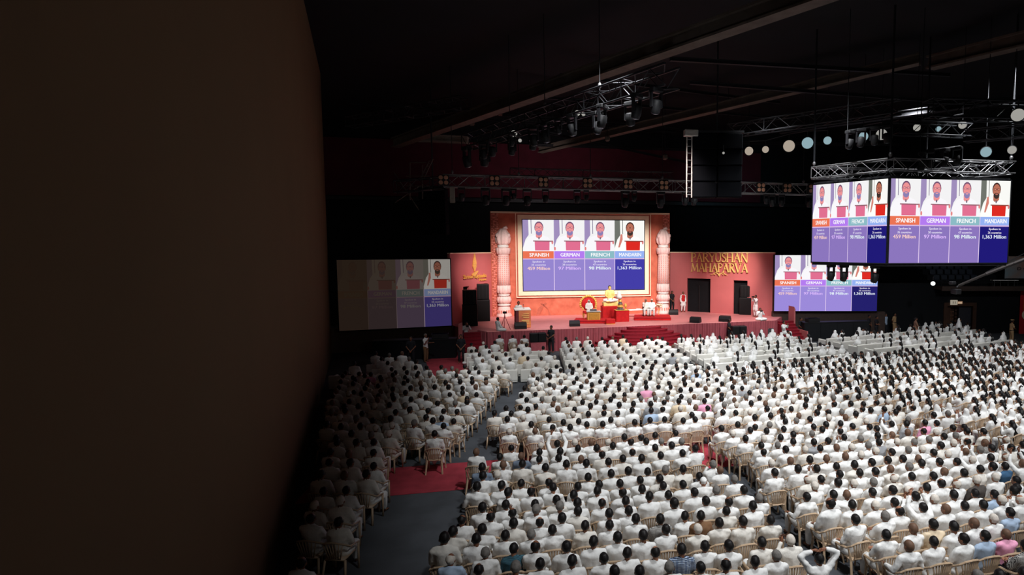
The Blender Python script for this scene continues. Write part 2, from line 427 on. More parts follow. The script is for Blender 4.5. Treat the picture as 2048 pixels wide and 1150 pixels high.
def pillar(u, v, label):
    p = onz(u, v, SZ); t = thing('carved_pillar', label, 'pillar', (p.x, p.y - 0.35, SZ))
    m = MB(); m.lathe([(0.62, 0), (0.62, 0.1), (0.52, 0.3), (0.46, 0.75), (0.40, 0.86)], n=24); m.build('plinth', PILL, t, True)
    m = MB()
    for i in range(16):
        a = i * PI / 8; m.box((0.5 * math.cos(a), 0.5 * math.sin(a), 0.42), (0.1, 0.1, 0.22), Matrix.Rotation(a, 3, 'Z'))
    m.build('plinth_carving', CARVEP, t)
    m = MB(); m.lathe([(0.40, 0.86), (0.5, 0.9), (0.5, 0.98), (0.40, 1.02)], n=24); m.build('ring', WHITE, t, True)
    m = MB(); m.lathe([(0.36, 1.02), (0.52, 1.15), (0.56, 1.35), (0.50, 1.55), (0.38, 1.66)], n=48, flute=0.05, nf=12); m.build('lotus_bulb', PILL, t, True)
    m = MB(); m.lathe([(0.38, 1.66), (0.47, 1.69), (0.47, 1.76), (0.40, 1.8)], n=24); m.build('ring', WHITE, t, True)
    m = MB(); m.lathe([(0.40, 1.8), (0.54, 1.95), (0.52, 2.2), (0.50, 2.5)], n=48, flute=0.06, nf=12); m.build('lotus_collar', PILL, t, True)
    m = MB(); m.lathe([(0.49, 2.5), (0.46, 3.6), (0.41, 4.95)], n=64, flute=0.035, nf=16); m.build('shaft', PILL, t, True)
    m = MB()
    for i in range(16):
        a = i * PI / 8 + PI / 16
        for j in range(15): r = 0.475 - 0.005 * j; m.box((r * math.cos(a), r * math.sin(a), 2.62 + j * 0.155), (0.03, 0.055, 0.09), Matrix.Rotation(a, 3, 'Z'))
    tag(m.build('beading', CARVEP, t), kind='stuff')
    m = MB(); m.lathe([(0.42, 4.95), (0.52, 5.0), (0.56, 5.3), (0.55, 5.45), (0.42, 5.5)], n=48, flute=0.04, nf=12); m.build('capital', PILL, t, True)
    m = MB(); m.lathe([(0.36, 5.5), (0.44, 5.54), (0.44, 5.66), (0.36, 5.7)], n=24); m.build('ring', WHITE, t, True)
    m = MB(); m.lathe([(0.36, 5.7), (0.52, 5.9), (0.56, 6.2), (0.5, 6.5), (0.34, 6.8), (0.2, 7.0)], n=48, flute=0.1, nf=8); m.build('carved_finial', PILL, t, True)
    m = MB(); m.tube([(0.0, 0, 6.8), (0.12, 0, 7.05), (0.24, 0, 7.12), (0.32, 0, 7.0), (0.26, 0, 6.9)], [0.14, 0.12, 0.1, 0.08, 0.05], 8)
    for s in (-1, 1): m.ell((s * 0.42, -0.2, 6.45), (0.16, 0.2, 0.2))
    m.build('scroll', PILL, t, True)
pillar(1009, 632, 'pink-white carved pillar left of the centre screen')
pillar(1324, 626, 'pink-white carved pillar right of the centre screen')

# ---------------------------------------------------------------- wings
WZ = 6.55
def wing(A, B, openings, label, ztop):
    P = Plane(A, B); t = thing('stage_wing', label, 'wall panel', (A.x, A.y, 0), P.rz)
    t['_'] = 0; del t['_']
    xs = [0.0]; m = MB()
    for (u0, u1, v1) in openings:
        a = P.px(u0, 560)[0]; b = P.px(u1, 560)[0]; zt = P.px((u0 + u1) / 2, v1)[1]
        m.bbox(xs[-1], a, 0, 0.2, SZ, zt if False else ztop)
        m.bbox(a, b, 0, 0.2, zt, ztop); xs.append(b)
        d = MB(); d.bbox(a, b, 0.25, 0.3, SZ, zt); d.build('doorway_curtain', BLK2, t)
        d = MB(); d.bbox((a + b) / 2 - .04, (a + b) / 2 + .04, 0.18, 0.24, SZ, zt - 0.6); d.build('curtain_edge', MONIT, t)
    m.bbox(xs[-1], P.w, 0, 0.2, SZ, ztop); m.build('panel', WINGP, t)
    m = MB(); m.bbox(0, P.w, -0.05, 0.22, ztop, ztop + 0.07); m.build('top_edge', CREAM, t)
    return P, t
WRA, WRB = W(1340, 620, 48.4), W(1548, 632, 44.5)
PR, tR = wing(WRA, WRB, ((1374, 1421, 557), (1467, 1495, 561)), 'coral right stage wing with gold title lettering', WZ)
WLA, WLB = W(903, 650, 39.6), W(988, 632, 44.6)
PL, tL = wing(WLA, WLB, ((926, 938, 573), (957, 975, 567)), 'dusky pink left stage wing with gold flame emblem', WZ)

# serif capitals built from strokes: (x, y) in a cell of height 1; each stroke (pts, w0, w1)
LET = {
 'P': (0.55, [([(0.1, 0), (0.1, 1)], .12), ([(0.1, .96), (0.36, .94), (0.48, .84), (0.5, .72), (0.44, .58), (0.3, .5), (0.12, .5)], .07)], [(0.1, 0), (0.06, 1)]),
 'A': (0.74, [([(0.08, 0), (0.38, 1)], .06), ([(0.34, 1), (0.66, 0)], .12), ([(0.2, .36), (0.54, .36)], .05)], [(0.08, 0), (0.66, 0)]),
 'R': (0.66, [([(0.1, 0), (0.1, 1)], .12), ([(0.1, .96), (0.36, .94), (0.48, .84), (0.5, .74), (0.44, .6), (0.3, .53), (0.12, .52)], .07), ([(0.26, .52), (0.62, 0)], .12)], [(0.1, 0), (0.06, 1), (0.62, 0)]),
 'Y': (0.66, [([(0.04, 1), (0.34, .48)], .12), ([(0.62, 1), (0.34, .48)], .06), ([(0.34, .5), (0.34, 0)], .12)], [(0.06, 1), (0.6, 1), (0.34, 0)]),
 'U': (0.7, [([(0.1, 1), (0.1, .3), (0.18, .08), (0.34, .02), (0.5, .08), (0.58, .3), (0.58, 1)], .09)], [(0.1, 1), (0.58, 1)]),
 'S': (0.52, [([(0.44, .84), (0.34, .95), (0.2, .96), (0.09, .86), (0.09, .72), (0.2, .58), (0.36, .46), (0.45, .32), (0.43, .14), (0.3, .04), (0.16, .04), (0.05, .16)], .09)], []),
 'H': (0.74, [([(0.1, 0), (0.1, 1)], .12), ([(0.62, 0), (0.62, 1)], .12), ([(0.1, .52), (0.62, .52)], .05)], [(0.1, 0), (0.1, 1), (0.62, 0), (0.62, 1)]),
 'N': (0.78, [([(0.1, 0), (0.1, 1)], .06), ([(0.08, 1), (0.66, 0)], .12), ([(0.66, 0), (0.66, 1)], .06)], [(0.1, 0), (0.66, 1)]),
 'M': (0.9, [([(0.08, 0), (0.16, 1)], .06), ([(0.14, 1), (0.44, .1)], .11), ([(0.44, .1), (0.74, 1)], .06), ([(0.72, 1), (0.82, 0)], .12)], [(0.08, 0), (0.82, 0)]),
 'V': (0.7, [([(0.04, 1), (0.34, 0)], .12), ([(0.64, 1), (0.34, 0)], .06)], [(0.06, 1), (0.62, 1)]),
}
def serif_word(wd, x0, x1, z0, h, parent, mt):
    tot = sum(LET[c][0] for c in wd); k = (x1 - x0) / tot; x = x0
    for c in wd:
        adv, strokes, ser = LET[c]; m = MB()
        for pts, wd_ in strokes:
            P_ = [Vector((x + a * k, 0, z0 + b * h)) for a, b in pts]
            for i in range(len(P_) - 1):
                d = (P_[i + 1] - P_[i]); L = d.length; d.normalize(); q = Vector((-d.z, 0, d.x)) * wd_ * h * 0.55
                a, b = P_[i] - d * wd_ * h * .1, P_[i + 1] + d * wd_ * h * .1
                m.plate([((a - q).x, (a - q).z), ((b - q).x, (b - q).z), ((b + q).x, (b + q).z), ((a + q).x, (a + q).z)], -0.12 - 0.002 * i, -0.04)
        for a, b in ser:
            m.plate([(x + (a - .11) * k, z0 + (b * .96) * h), (x + (a + .11) * k, z0 + (b * .96) * h), (x + (a + .11) * k, z0 + (b * .96 + .045) * h), (x + (a - .11) * k, z0 + (b * .96 + .045) * h)], -0.125, -0.04)
        m.build('letter', mt, parent); x += adv * k
def lx(P, u, v): return P.px(u, v)
x0, x1 = lx(PR, 1383, 520)[0], lx(PR, 1497, 520)[0]
zt, zb = lx(PR, 1440, 506)[1], lx(PR, 1440, 524)[1]
serif_word('PARYUSHAN', x0, x1, zb, zt - zb, tR, GOLDL)
zt, zb = lx(PR, 1440, 526.5)[1], lx(PR, 1440, 544)[1]
serif_word('MAHAPARVA', x0, x1, zb, zt - zb, tR, GOLDL)
cx, cz = lx(PR, 1439, 549)
m = MB()
for s in (-1, 1):
    m.tube([(cx + s * a, -0.08, cz + b) for a, b in ((0.05, 0), (.2, .12), (.38, .14), (.45, .02), (.34, -.04), (.28, .04))], [.04, .035, .03, .03, .025, .02], 5)
    m.tube([(cx + s * a, -0.08, cz + b) for a, b in ((.4, .1), (.6, -.02), (.72, -.05))], [.035, .03, .015], 5)
m.plate([(cx, cz - .16), (cx + .1, cz), (cx, cz + .1), (cx - .1, cz)], -0.1, -0.04)
m.build('gold_ornament', GOLDL, tR)
# flame emblem and lettering on the left wing
m = MB(); fx, fz = lx(PL, 947, 527)
m.plate([(fx, fz - .62), (fx + .2, fz - .25), (fx + .22, fz + .1), (fx + .05, fz + .75), (fx - .14, fz + .2), (fx - .2, fz - .2)], -0.12, -0.04)
m.plate([(fx - .35, fz - .82), (fx - .1, fz - .68), (fx + .42, fz - .55), (fx + .4, fz - .66), (fx + .05, fz - .92), (fx - .2, fz - .95)], -0.12, -0.04)
m.build('flame_emblem', GOLD, tL)
m = MB(); a, b = lx(PL, 925, 552)[0], lx(PL, 971, 552)[0]; z = lx(PL, 948, 556)[1]
put_text(m, 'Shrimad Rajchandra', (a + b) / 2, z, 0.30, b - a, -0.10, 0.05, 0.03)
a, b = lx(PL, 957, 559)[0], lx(PL, 971, 559)[0]; z = lx(PL, 965, 561)[1]
put_text(m, 'Mission', (a + b) / 2, z, 0.18, b - a, -0.10, 0.05, 0.03)
m.build('lettering', GOLD, tL)

# ---------------------------------------------------------------- LED screens
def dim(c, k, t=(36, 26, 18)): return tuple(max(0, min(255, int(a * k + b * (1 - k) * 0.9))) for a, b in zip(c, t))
def led_screen(label, O, rz, w, z0, z1, levels=(1, 1, 1, 1), pal='a', y=0.0, parent=None, name='led_screen'):
    """O: lower left corner on plan. Picture faces local -y."""
    t = parent or thing(name, label, 'screen', (O.x, O.y, 0), rz)
    h = z1 - z0; cw = w / 4
    wash = {'a': ((150, 134, 208), (68, 62, 168)), 'b': ((156, 138, 218), (36, 32, 108)), 'c': ((140, 118, 190), (32, 26, 120))}[pal]
    colsets = []
    mats_ = []; key = {}
    def em(c, i):
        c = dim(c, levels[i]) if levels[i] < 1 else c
        if c not in key: key[c] = len(mats_); mats_.append(emis('screen_%d_%d_%d' % c, c))
        return key[c]
    pic = MB(); txt = MB()
    def poly(pts, c, i, lay):
        pic.mi = em(c, i); pic.add([(x0 + px * cw, y - 0.03 - 0.004 * lay, z0 + pz * h) for px, pz in pts], [tuple(range(len(pts)))])
    def oval(cx, cz, rx, rz_, n=14, a0=0, a1=2 * PI): return [(cx + rx * math.cos(a0 + (a1 - a0) * k / n), cz + rz_ * math.sin(a0 + (a1 - a0) * k / n)) for k in range(n + (0 if a1 - a0 > 6 else 1))]
    heads = ((236, 116, 84), (180, 124, 240), (140, 188, 198), (150, 178, 242))
    names = ('SPANISH', 'GERMAN', 'FRENCH', 'MANDARIN'); cnt = ('35', '20', '47', '26'); mil = ('459 Million', '97 Million', '98 Million', '1,363 Million')
    mcol = ((255, 214, 200), (226, 190, 255), (236, 250, 252), (232, 238, 255))
    for i in range(4):
        x0 = i * cw; nat = i == 3; B = 0.56; H = 0.44
        P = lambda x, z: (x, B + z * H)
        poly([(0, B), (1, B), (1, 1), (0, 1)], (244, 243, 244) if not nat else (250, 250, 246), i, 0)
        poly([P(0, .1), P(0, 1), P(.18, 1), P(.19, .52), P(.09, .38)], (160, 142, 188) if not nat else (112, 116, 108), i, 1)
        poly([P(.265, .56), P(.285, .56), P(.28, 1), P(.26, 1)], (120, 110, 140) if not nat else (110, 112, 108), i, 1)
        poly([P(0.01, 0), P(.06, .26), P(.2, .45), P(.4, .52), P(.62, .52), P(.82, .44), P(.98, .25), P(1, 0)], (250, 248, 252) if not nat else (255, 255, 252), i, 2)
        skin = (238, 148, 150) if not nat else (186, 112, 90); hair = (120, 84, 116) if not nat else (70, 44, 42); beard = (140, 128, 180) if not nat else (62, 50, 46)
        poly([P(.42, .46), P(.46, .42), P(.56, .42), P(.62, .48), P(.62, .6), P(.42, .6)], skin, i, 3)
        poly([P(a, b) for a, b in oval(.52, .76, .145, .19)], hair, i, 4)
        poly([P(a, b) for a, b in oval(.52, .73, .125, .175)], skin, i, 5)
        poly([P(a, b) for a, b in oval(.52, .60, .10, .10, 12, PI - .35, 2 * PI + .35)] + [P(.59, .64), P(.52, .67), P(.45, .64)], beard, i, 6)
        poly([P(a, b) for a, b in oval(.52, .625, .045, .018)], (240, 160, 160) if not nat else (190, 110, 96), i, 7)
        for s in (-1, 1):
            poly([P(.52 + s * .02, .735), P(.52 + s * .095, .735), P(.52 + s * .095, .785), P(.52 + s * .02, .785)][::s], (120, 60, 96) if not nat else (80, 30, 30), i, 7)
            poly([P(.52 + s * .03, .742), P(.52 + s * .087, .742), P(.52 + s * .087, .776), P(.52 + s * .03, .776)][::s], (242, 170, 170) if not nat else (214, 140, 120), i, 8)
        poly([P(.50, .755), P(.54, .755), P(.54, .768), P(.50, .768)], (120, 60, 96) if not nat else (80, 30, 30), i, 8)
        poly([P(.515, .66), P(.54, .66), P(.53, .735)], (240, 150, 150) if not nat else (200, 130, 110), i, 8)
        poly([P(.50, .38), P(.54, .38), P(.54, .45), P(.50, .45)], (100, 90, 110), i, 5)
        poly([P(.39, .02), P(.85, .02), P(.86, .31), P(.38, .31)], (226, 112, 146) if not nat else (222, 44, 36), i, 6)
        poly([P(.33, .31), P(.97, .30), P(.97, .335), P(.33, .34)], (150, 96, 110) if not nat else (150, 70, 60), i, 7)
        poly([P(a, b) for a, b in oval(.95, .28, .03, .06)], (230, 130, 130), i, 7)
        if nat: poly([P(.12, .12), P(.17, .12), P(.27, .38), P(.26, .56), P(.2, .54), P(.18, .4)], (214, 130, 116), i, 7)
        elif i: poly([P(a, b) for a, b in oval(.03, .08, .03, .06)], (230, 130, 130), i, 7)
        poly([(0, .455), (1, .455), (1, .56), (0, .56)], heads[i], i, 1)
        poly([(0, .0), (1, .0), (1, .445), (0, .445)], wash[1] if nat else wash[0], i, 1)
        if i: poly([(-.012, 0), (.012, 0), (.012, .56), (-.012, .56)], (226, 204, 240), i, 3)
        poly([(0, .442), (1, .442), (1, .457), (0, .457)], (216, 186, 228), i, 3)
        def tx(s, cx, z, hh, wd, c, bold=.03):
            txt.mi = tm(c, i); put_text(txt, s, x0 + cx * cw, z0 + z * h, hh * h, wd * cw, y - 0.075, 0, bold)
        def tm(c, i):
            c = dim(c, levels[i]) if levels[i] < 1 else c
            if c not in key2: key2[c] = len(mats2); mats2.append(emis('screen_%d_%d_%d' % c, c))
            return key2[c]
        if i == 0: key2 = {}; mats2 = []
        tx(names[i], .52, .483, .052, .62 if i < 3 else .74, (255, 255, 255), .05)
        tx('Spoken in', .5, .40, .026, .40, (238, 232, 250))
        tx(cnt[i] + ' countries', .5, .355, .026, .46, (238, 232, 250))
        tx(mil[i], .5, .295, .045, .72 if i != 3 else .80, mcol[i], .04)
    pic.build('picture', mats_, t); tag(txt.build('picture_lettering', mats2, t), kind='stuff')
    fr_ = MB(); fr_.bbox(-0.06, w + 0.06, y - 0.02, y + 0.35, z0 - 0.06, z1 + 0.06); fr_.build('cabinet', BLACK, t)
    ed = MB(); ring(ed, 0, w, z0, z1, 0.05, y - 0.05, y - 0.02); ed.build('bezel', BLACK, t)
    return t
P_ = BP.o + BP.x * sx0
led_screen('large centre stage screen in the cream frame showing four portraits and languages', P_ + BP.n * 0.05, BP.rz, sx1 - sx0, sz0, sz1, name='led_screen')
a, b = W(679, 664, 35.9), W(903, 648, 38.4)
PS = Plane(a, b); led_screen('screen with painted-in fade at the far left beside the stage wing', Vector((a.x, a.y, 0)), PS.rz, PS.w, 1.62, 6.2, levels=(0.02, 0.09, 0.22, 0.48))  # left fade painted into the picture colours, column by column
a, b = W(1548, 622, 44), W(1753, 622, 44)
PQ = Plane(a, b); led_screen('bright screen right of the stage partly behind the hanging screen cube', Vector((a.x, a.y, 0)), PQ.rz, PQ.w, 1.98, 6.4, pal='b')
# hanging cube of screens
CB, CL, CR = W(1774, 528, 26.1), W(1624, 519, 28.9), W(1999.5, 523, 27.1)
CR = W(2013, 523, 27.1)
cz0, cz1 = 6.27, 10.2
cube = thing('screen_cube', 'large hanging screen cube at upper right with two lit faces', 'screen', (CB.x, CB.y, 0))
def cube_face(A, B):
    P = Plane(A, B); f = MB()
    # mesh is authored in a helper empty frame then moved into the cube's frame
    t = led_screen('', A, P.rz, P.w, cz0, cz1, pal='c', parent=DUMMY)
    M = Matrix.Translation((A.x - CB.x, A.y - CB.y, 0)) @ Matrix.Rotation(P.rz, 4, 'Z')
    for c in [o for o in bpy.data.objects if o.parent is DUMMY]:
        c.data.transform(M); c.parent = cube
        if c.name.startswith('cabinet'): c.name = 'screen_cabinet'
DUMMY = bpy.data.objects.new('dummy', None); C.objects.link(DUMMY)
cube_face(CB, CR); cube_face(CL, CB)
bk = CL + (CR - CB)
e_ = (bk - CR).normalized() * .6
cube_face(Vector((CR.x, CR.y, 0)) + e_, Vector((bk.x, bk.y, 0)))
bpy.data.objects.remove(DUMMY)
m = MB(); rel = lambda p: ((p.x - CB.x), (p.y - CB.y))
m.prism([rel(CB), rel(CR), rel(bk), rel(CL)], cz0 - 0.16, cz0 - 0.05); m.build('bottom_frame', DSTEEL, cube)
m = MB(); m.prism([rel(CB), rel(CR), rel(bk), rel(CL)], cz1 + 0.05, cz1 + 0.15); m.build('top_frame', DSTEEL, cube)

# ---------------------------------------------------------------- low walls, counters beside the stage
a, b = W(640, 700, 36.3), W(905, 700, 38.6)
P_ = Plane(a, b); m = MB(); m.bbox(0, P_.w, 0.4, 0.8, 0, 1.62)
o = m.build('trim_left', BSTONE); o.location = (a.x, a.y, 0); o.rotation_euler = (0, 0, P_.rz); tag(o, kind='structure')
def counter(A, B, z, label, n, dep=0.7, mt=BLACK):
    P = Plane(A, B); t = thing('draped_counter', label, 'counter', (A.x, A.y, 0), P.rz)
    m = MB(); m.bbox(-.03, P.w + .03, -0.03, dep, z - 0.05, z); m.build('counter_top', MONIT, t)
    for k in range(n):
        m = MB(); m.bbox(P.w * k / n + .01, P.w * (k + 1) / n - .01, 0, dep - .03, 0, z - 0.05); m.build('front_panel', mt, t)
    return t
zc = 1.25
cl_a, cl_b = onz(745, 722), onz(912, 716); a, b = cl_a, cl_b
counter(a, b, zc, 'long black draped counter at the left behind two standing men', 3, mt=BLK2)
cr_a, cr_b = onz(1608, 684), onz(1738, 680)
counter(cr_a, cr_b, 1.45, 'long black draped counter below the right screen', 4)
a, b = W(1545, 640, 44.2), W(1770, 640, 44.2)
P_ = Plane(a, b); m = MB(); m.bbox(0, P_.w, 0, 0.4, 0, 1.9)
o = m.build('trim_right', FASCIA); o.location = (a.x, a.y, 0); o.rotation_euler = (0, 0, P_.rz); tag(o, kind='structure')
def flightcase(u, A, B, z, w, d, h, rz, label, name='equipment_case'):
    P = Plane(A, B); p = P.o + P.x * P.px(u, 650)[0] - P.n * .33; t = thing(name, label, 'case', (p.x, p.y, z), rz)
    m = MB(); m.rbox((0, 0, h / 2), (w, d, h), .02); m.build('shell', MONIT, t)
    m = MB(); m.bbox(-w / 2 - .01, w / 2 + .01, -d / 2 - .01, d / 2 + .01, h - .04, h); m.build('lid_edge', DSTEEL, t)
flightcase(878, cl_a, cl_b, 1.25, 1.0, .5, .3, .1, 'low black equipment case on the left counter')
flightcase(1629, cr_a, cr_b, 1.45, 1.0, .5, .28, .1, 'low black equipment case on the right counter')

# ---------------------------------------------------------------- right end of the hall: wall, exit door, balcony
WD = 43.0
a, b = W(1752, 690, 45.5), W(2160, 690, 45.5)
PW = Plane(a, b)
DW = MB(); dx0, dx1 = PW.px(1893, 640)[0], PW.px(1944, 640)[0]; dz = PW.px(1918, 612)[1]
DW.bbox(0, dx0, 0, 0.4, 0, 4.1); DW.bbox(dx1, PW.w, 0, 0.4, 0, 4.1); DW.bbox(dx0, dx1, 0, 0.4, dz, 4.1)
def place(o, P): o.location = P.o; o.rotation_euler = (0, 0, P.rz); return o
wr = place(struct(DW, 'wall_right', BLK2), PW)
m = MB(); ring(m, dx0, dx1, 0.28, dz, 0.28, -0.1, 0.05)
dr = place(struct(m, 'door_1', WOODD), PW)
xm = PW.px(1916, 640)[0]; xl = PW.px(1902, 640)[0]
m = MB(); m.bbox(dx0, xl, 0.15, 0.22, 0, dz); m.build('jamb_panel', WOODD, dr)
m = MB(); m.bbox(xl, xm - .1, 0.6, 0.66, 0, dz - .1); lf = m.build('door_leaf', mat('door_brown', (122, 84, 60), .6), dr)
m = MB(); m.bbox(xm + .15, dx1, 0.18, 0.24, 0, dz); m.build('closed_leaf', mat('door_grey', (52, 52, 58), .6), dr)
for i in range(3):
    for j in range(8):
        m = MB(); m.bbox(xl + .1 + i * .25, xl + .28 + i * .25, 0.56, 0.6, .25 + j * .3, .48 + j * .3); m.build('door_panel', WOODD, lf)
m = MB(); m.bbox(xm - .12, xm + .14, 0.9, 0.95, 0.3, dz - .1); m.build('gap_light', mat('corridor_wall', (196, 150, 120), .8), dr)
m = MB(); m.bbox(-.55, .55, 0, .05, 0, .62)
p = PW.px(1906, 609)
sg = thing('exit_sign', 'white sign reading 11 with an EXIT plate above the right-hand door', 'sign')
sg.location = PW.o + PW.x * p[0] + Vector((0, 0, p[1])) + PW.n * .15; sg.rotation_euler = (0, 0, PW.rz)
m = MB(); m.bbox(-.28, .28, 0, .06, -.02, .38); m.build('number_plate', emis('sign_white', (150, 142, 128)), sg)
m = MB(); put_text(m, '11', 0, .08, .2, .2, -0.01, 0, .03); m.build('numerals', emis('sign_dark', (40, 34, 30)), sg)
m = MB(); m.bbox(.30, .68, 0, .06, .06, .27); m.build('exit_plate', emis('sign_amber', (140, 112, 88)), sg)
m = MB(); put_text(m, 'EXIT', .49, .11, .1, .3, -0.01, 0, .03); m.build('exit_lettering', emis('sign_cream', (236, 210, 180)), sg)
# balcony
bz = PW.px(1960, 572)[1]
x0 = PW.px(1868, 570)[0]
m = MB(); m.bbox(x0, PW.w, -1.2, 6, bz - .25, bz); m.bbox(x0, PW.w, -1.25, -1.1, bz - .3, bz + .06); bal = place(struct(m, 'trim_balcony', FASCIA), PW)
m = MB()
for z in (.35, .6): m.tube([(x0, -1.15, bz + z), (PW.w, -1.15, bz + z)], .02, 5)
for i in range(12): m.tube([(x0 + i * 1.0, -1.15, bz), (x0 + i * 1.0, -1.15, bz + .6)], .02, 5)
m.build('railing', DSTEEL, bal)
for i in range(5):
    m = MB(); m.bbox(x0, PW.w, 0.2 + i * .85, 6, bz + i * .42, bz + .42 + i * .42); m.build('tier', BLK2, bal)
SEATM = mat('dark_seat', (46, 52, 62), .5, var=.1)
sr = None; k = 0
for r in range(4):
    for c in range(6):
        t0 = PW.o + PW.x * (x0 + .6 + c * .62 + 0.1 * r) + PW.n * (-.45 - r * .85) + Vector((0, 0, bz + .42 * r + (0 if r == 0 else 0)))
        if sr is None:
            sr = thing('stadium_seat', '', 'seat', t0, PW.rz, 'empty seats on the right balcony')
            m = MB(); m.rbox((0, .1, .42), (.48, .42, .07), .02); m.build('seat', SEATM, sr)
            m = MB(); m.rbox((0, .32, .66), (.48, .06, .42), .03, Matrix.Rotation(-.15, 3, 'X')); m.build('backrest', SEATM, sr)
            m = MB(); m.bbox(-.05, .05, .15, .3, 0, .4); m.build('pedestal', DSTEEL, sr)
            sk = kids(sr); q = sr
        else: q = copy_tree(sr, sk, t0, PW.rz)
        q['label'] = 'dark empty stadium seat on the right balcony, %s row up, %s from the left' % (('first', 'second', 'third', 'fourth')[r], ('first', 'second', 'third', 'fourth', 'fifth', 'sixth')[c])
# banner reading DOME, running out of the frame
bx0, bzt = PW.px(1990, 512); bz0 = PW.px(1990, 555)[1]
bn = thing('banner', 'pale blue advertising banner with black DOME lettering on the balcony', 'banner'); bn.location = PW.o + PW.n * 1.35; bn.rotation_euler = (0, 0, PW.rz)
m = MB(); m.bbox(bx0, bx0 + 5.2, 0, .06, bz0, bzt); m.build('cloth', mat('banner_blue', (118, 140, 146), .7, var_rgb=(150, 110, 90), scale=.7), bn)
m = MB(); dx_, dz_ = PW.px(2012, 539); put_text(m, 'D O M E', dx_ + .85, dz_, .24, 1.7, -.02, 0, .03); m.build('lettering', BLACK, bn)
m = MB(); m.plate([(bx0 + 1.9, bzt - .55), (bx0 + 2.4, bzt - .4), (bx0 + 3.6, bzt - .4), (bx0 + 3.6, bzt - .55)], -.02, 0); m.build('red_emblem', RED, bn)
bt = thing('balcony_table', 'narrow pale table standing under the balcony banner', 'table'); bt.location = PW.o + PW.x * (bx0 + .2) + PW.n * 1.0 + Vector((0, 0, bz)); bt.rotation_euler = (0, 0, PW.rz)
m = MB(); m.bbox(-1.0, 1.0, -.2, .2, .5, .55); m.build('tabletop', WHITE, bt)
for i in (-.8, -.3, .3, .8): m = MB(); m.tube([(i, 0, 0), (i, 0, .5)], .02, 5); m.build('leg', STEEL, bt)
# red hanging banner at the frame's right edge
p0 = PW.px(2037, 580); p1 = PW.px(2037, 676)
rb = thing('hanging_banner', 'red and yellow hanging banner at the far right edge', 'banner'); rb.location = PW.o + PW.n * .3; rb.rotation_euler = (0, 0, PW.rz)
m = MB(); m.bbox(p0[0], p0[0] + 2.2, 0, .05, p1[1], p0[1]); m.build('cloth', mat('banner_red', (190, 24, 40), .8), rb)
m = MB(); m.bbox(p0[0] + .28, p0[0] + 2.0, -.03, 0, p0[1] - 1.6, p0[1] - .3); m.build('yellow_panel', mat('banner_yellow', (224, 160, 40), .8), rb)
m = MB(); m.lathe([(.42, 0), (.42, .03)], n=20); o = m.build('round_emblem', CREAM, rb); o.location = (p0[0] + .55, -.04, p0[1] - 2.0); o.rotation_euler = (PI / 2, 0, 0)
# camera crane over the right side
ca, cb_, cc = W(2060, 514, 30), W(1972, 548, 31), W(1918, 571, 32)
cr = thing('camera_crane', 'black camera crane arm reaching in from the right edge', 'camera crane', ca)
m = MB(); r = lambda p: p - ca
m.tube([r(ca), r(cb_)], .10, 8); m.tube([r(cb_), r(cc)], .075, 8); m.build('arm', mat('crane_arm', (70, 66, 64), .4, .4), cr)
m = MB(); m.tube([r(ca) + Vector((0, 0, .35)), r(cb_) + Vector((0, 0, .1))], .02, 5); m.build('stay_wire', DSTEEL, cr)
m = MB(); m.rbox(r(W(1912, 583, 32)), (.35, .5, .3), .04); m.rbox(r(W(1905, 566, 32)), (.3, .3, .2), .04)
m.tube([r(cc), r(W(1913, 575, 32))], .05, 6); m.build('camera_head', MONIT, cr)
# ---------------------------------------------------------------- figures
def evaluated(me, mods):
    ob = bpy.data.objects.new('work', me); C.objects.link(ob)
    for ty, kw in mods:
        md = ob.modifiers.new(ty, ty)
        for k, v in kw.items(): setattr(md, k, v)
    dg = bpy.context.evaluated_depsgraph_get()
    out = bpy.data.meshes.new_from_object(ob.evaluated_get(dg))
    bpy.data.objects.remove(ob)
    return out
def skin_over(mb, name, mt, vox=0.02, smooth=4, dec=0.4, wrinkle=0.0, seed=0, fs=None):
    me = mb.mesh('w', mt)
    out = evaluated(me, [('REMESH', dict(mode='VOXEL', voxel_size=vox)), ('SMOOTH', dict(factor=0.6, iterations=smooth)), ('DECIMATE', dict(ratio=dec))])
    if wrinkle:
        ns = [v.normal.copy() for v in out.vertices]
        for v, n in zip(out.vertices, ns):
            p = v.co + Vector((seed * 3.1, seed, 0))
            a = noise.noise(Vector((p.x * 7, p.y * 7, p.z * 13))) + .5 * noise.noise(Vector((p.x * 16, p.y * 16, p.z * 22)))
            v.co += n * wrinkle * a
    out.name = name
    out.materials.clear(); out.materials.append(mt)
    if fs: # extra unmerged detail (fingers, face) joined after the skin is grown
        b = bmesh.new(); b.from_mesh(out)
        n0 = len(out.materials)
        for mbx, mm in fs:
            if mm not in list(out.materials): out.materials.append(mm)
            idx = list(out.materials).index(mm)
            t = mbx.mesh('t', mm); s0 = len(b.faces); b.from_mesh(t); b.faces.ensure_lookup_table()
            for f in b.faces[s0:]: f.material_index = idx
        b.to_mesh(out); b.free()
    out.polygons.foreach_set('use_smooth', [True] * len(out.polygons)); out.update()
    return out
SKIN = mat('skin_brown', (128, 84, 62), .55, var=.08); SKINL = mat('skin_light', (168, 118, 92), .55, var=.08)
HK = mat('hair_black', (20, 17, 17), .55, var=.3, scale=30); HG = mat('hair_grey', (112, 108, 104), .7, var=.25, scale=30); HW = mat('hair_white', (206, 198, 188), .8, var=.12, scale=30)
HS = mat('hair_stubble', (104, 78, 62), .6, var=.12, scale=20); EYE = mat('eye_dark', (24, 18, 18), .3); LIP = mat('lip', (116, 58, 54), .6)
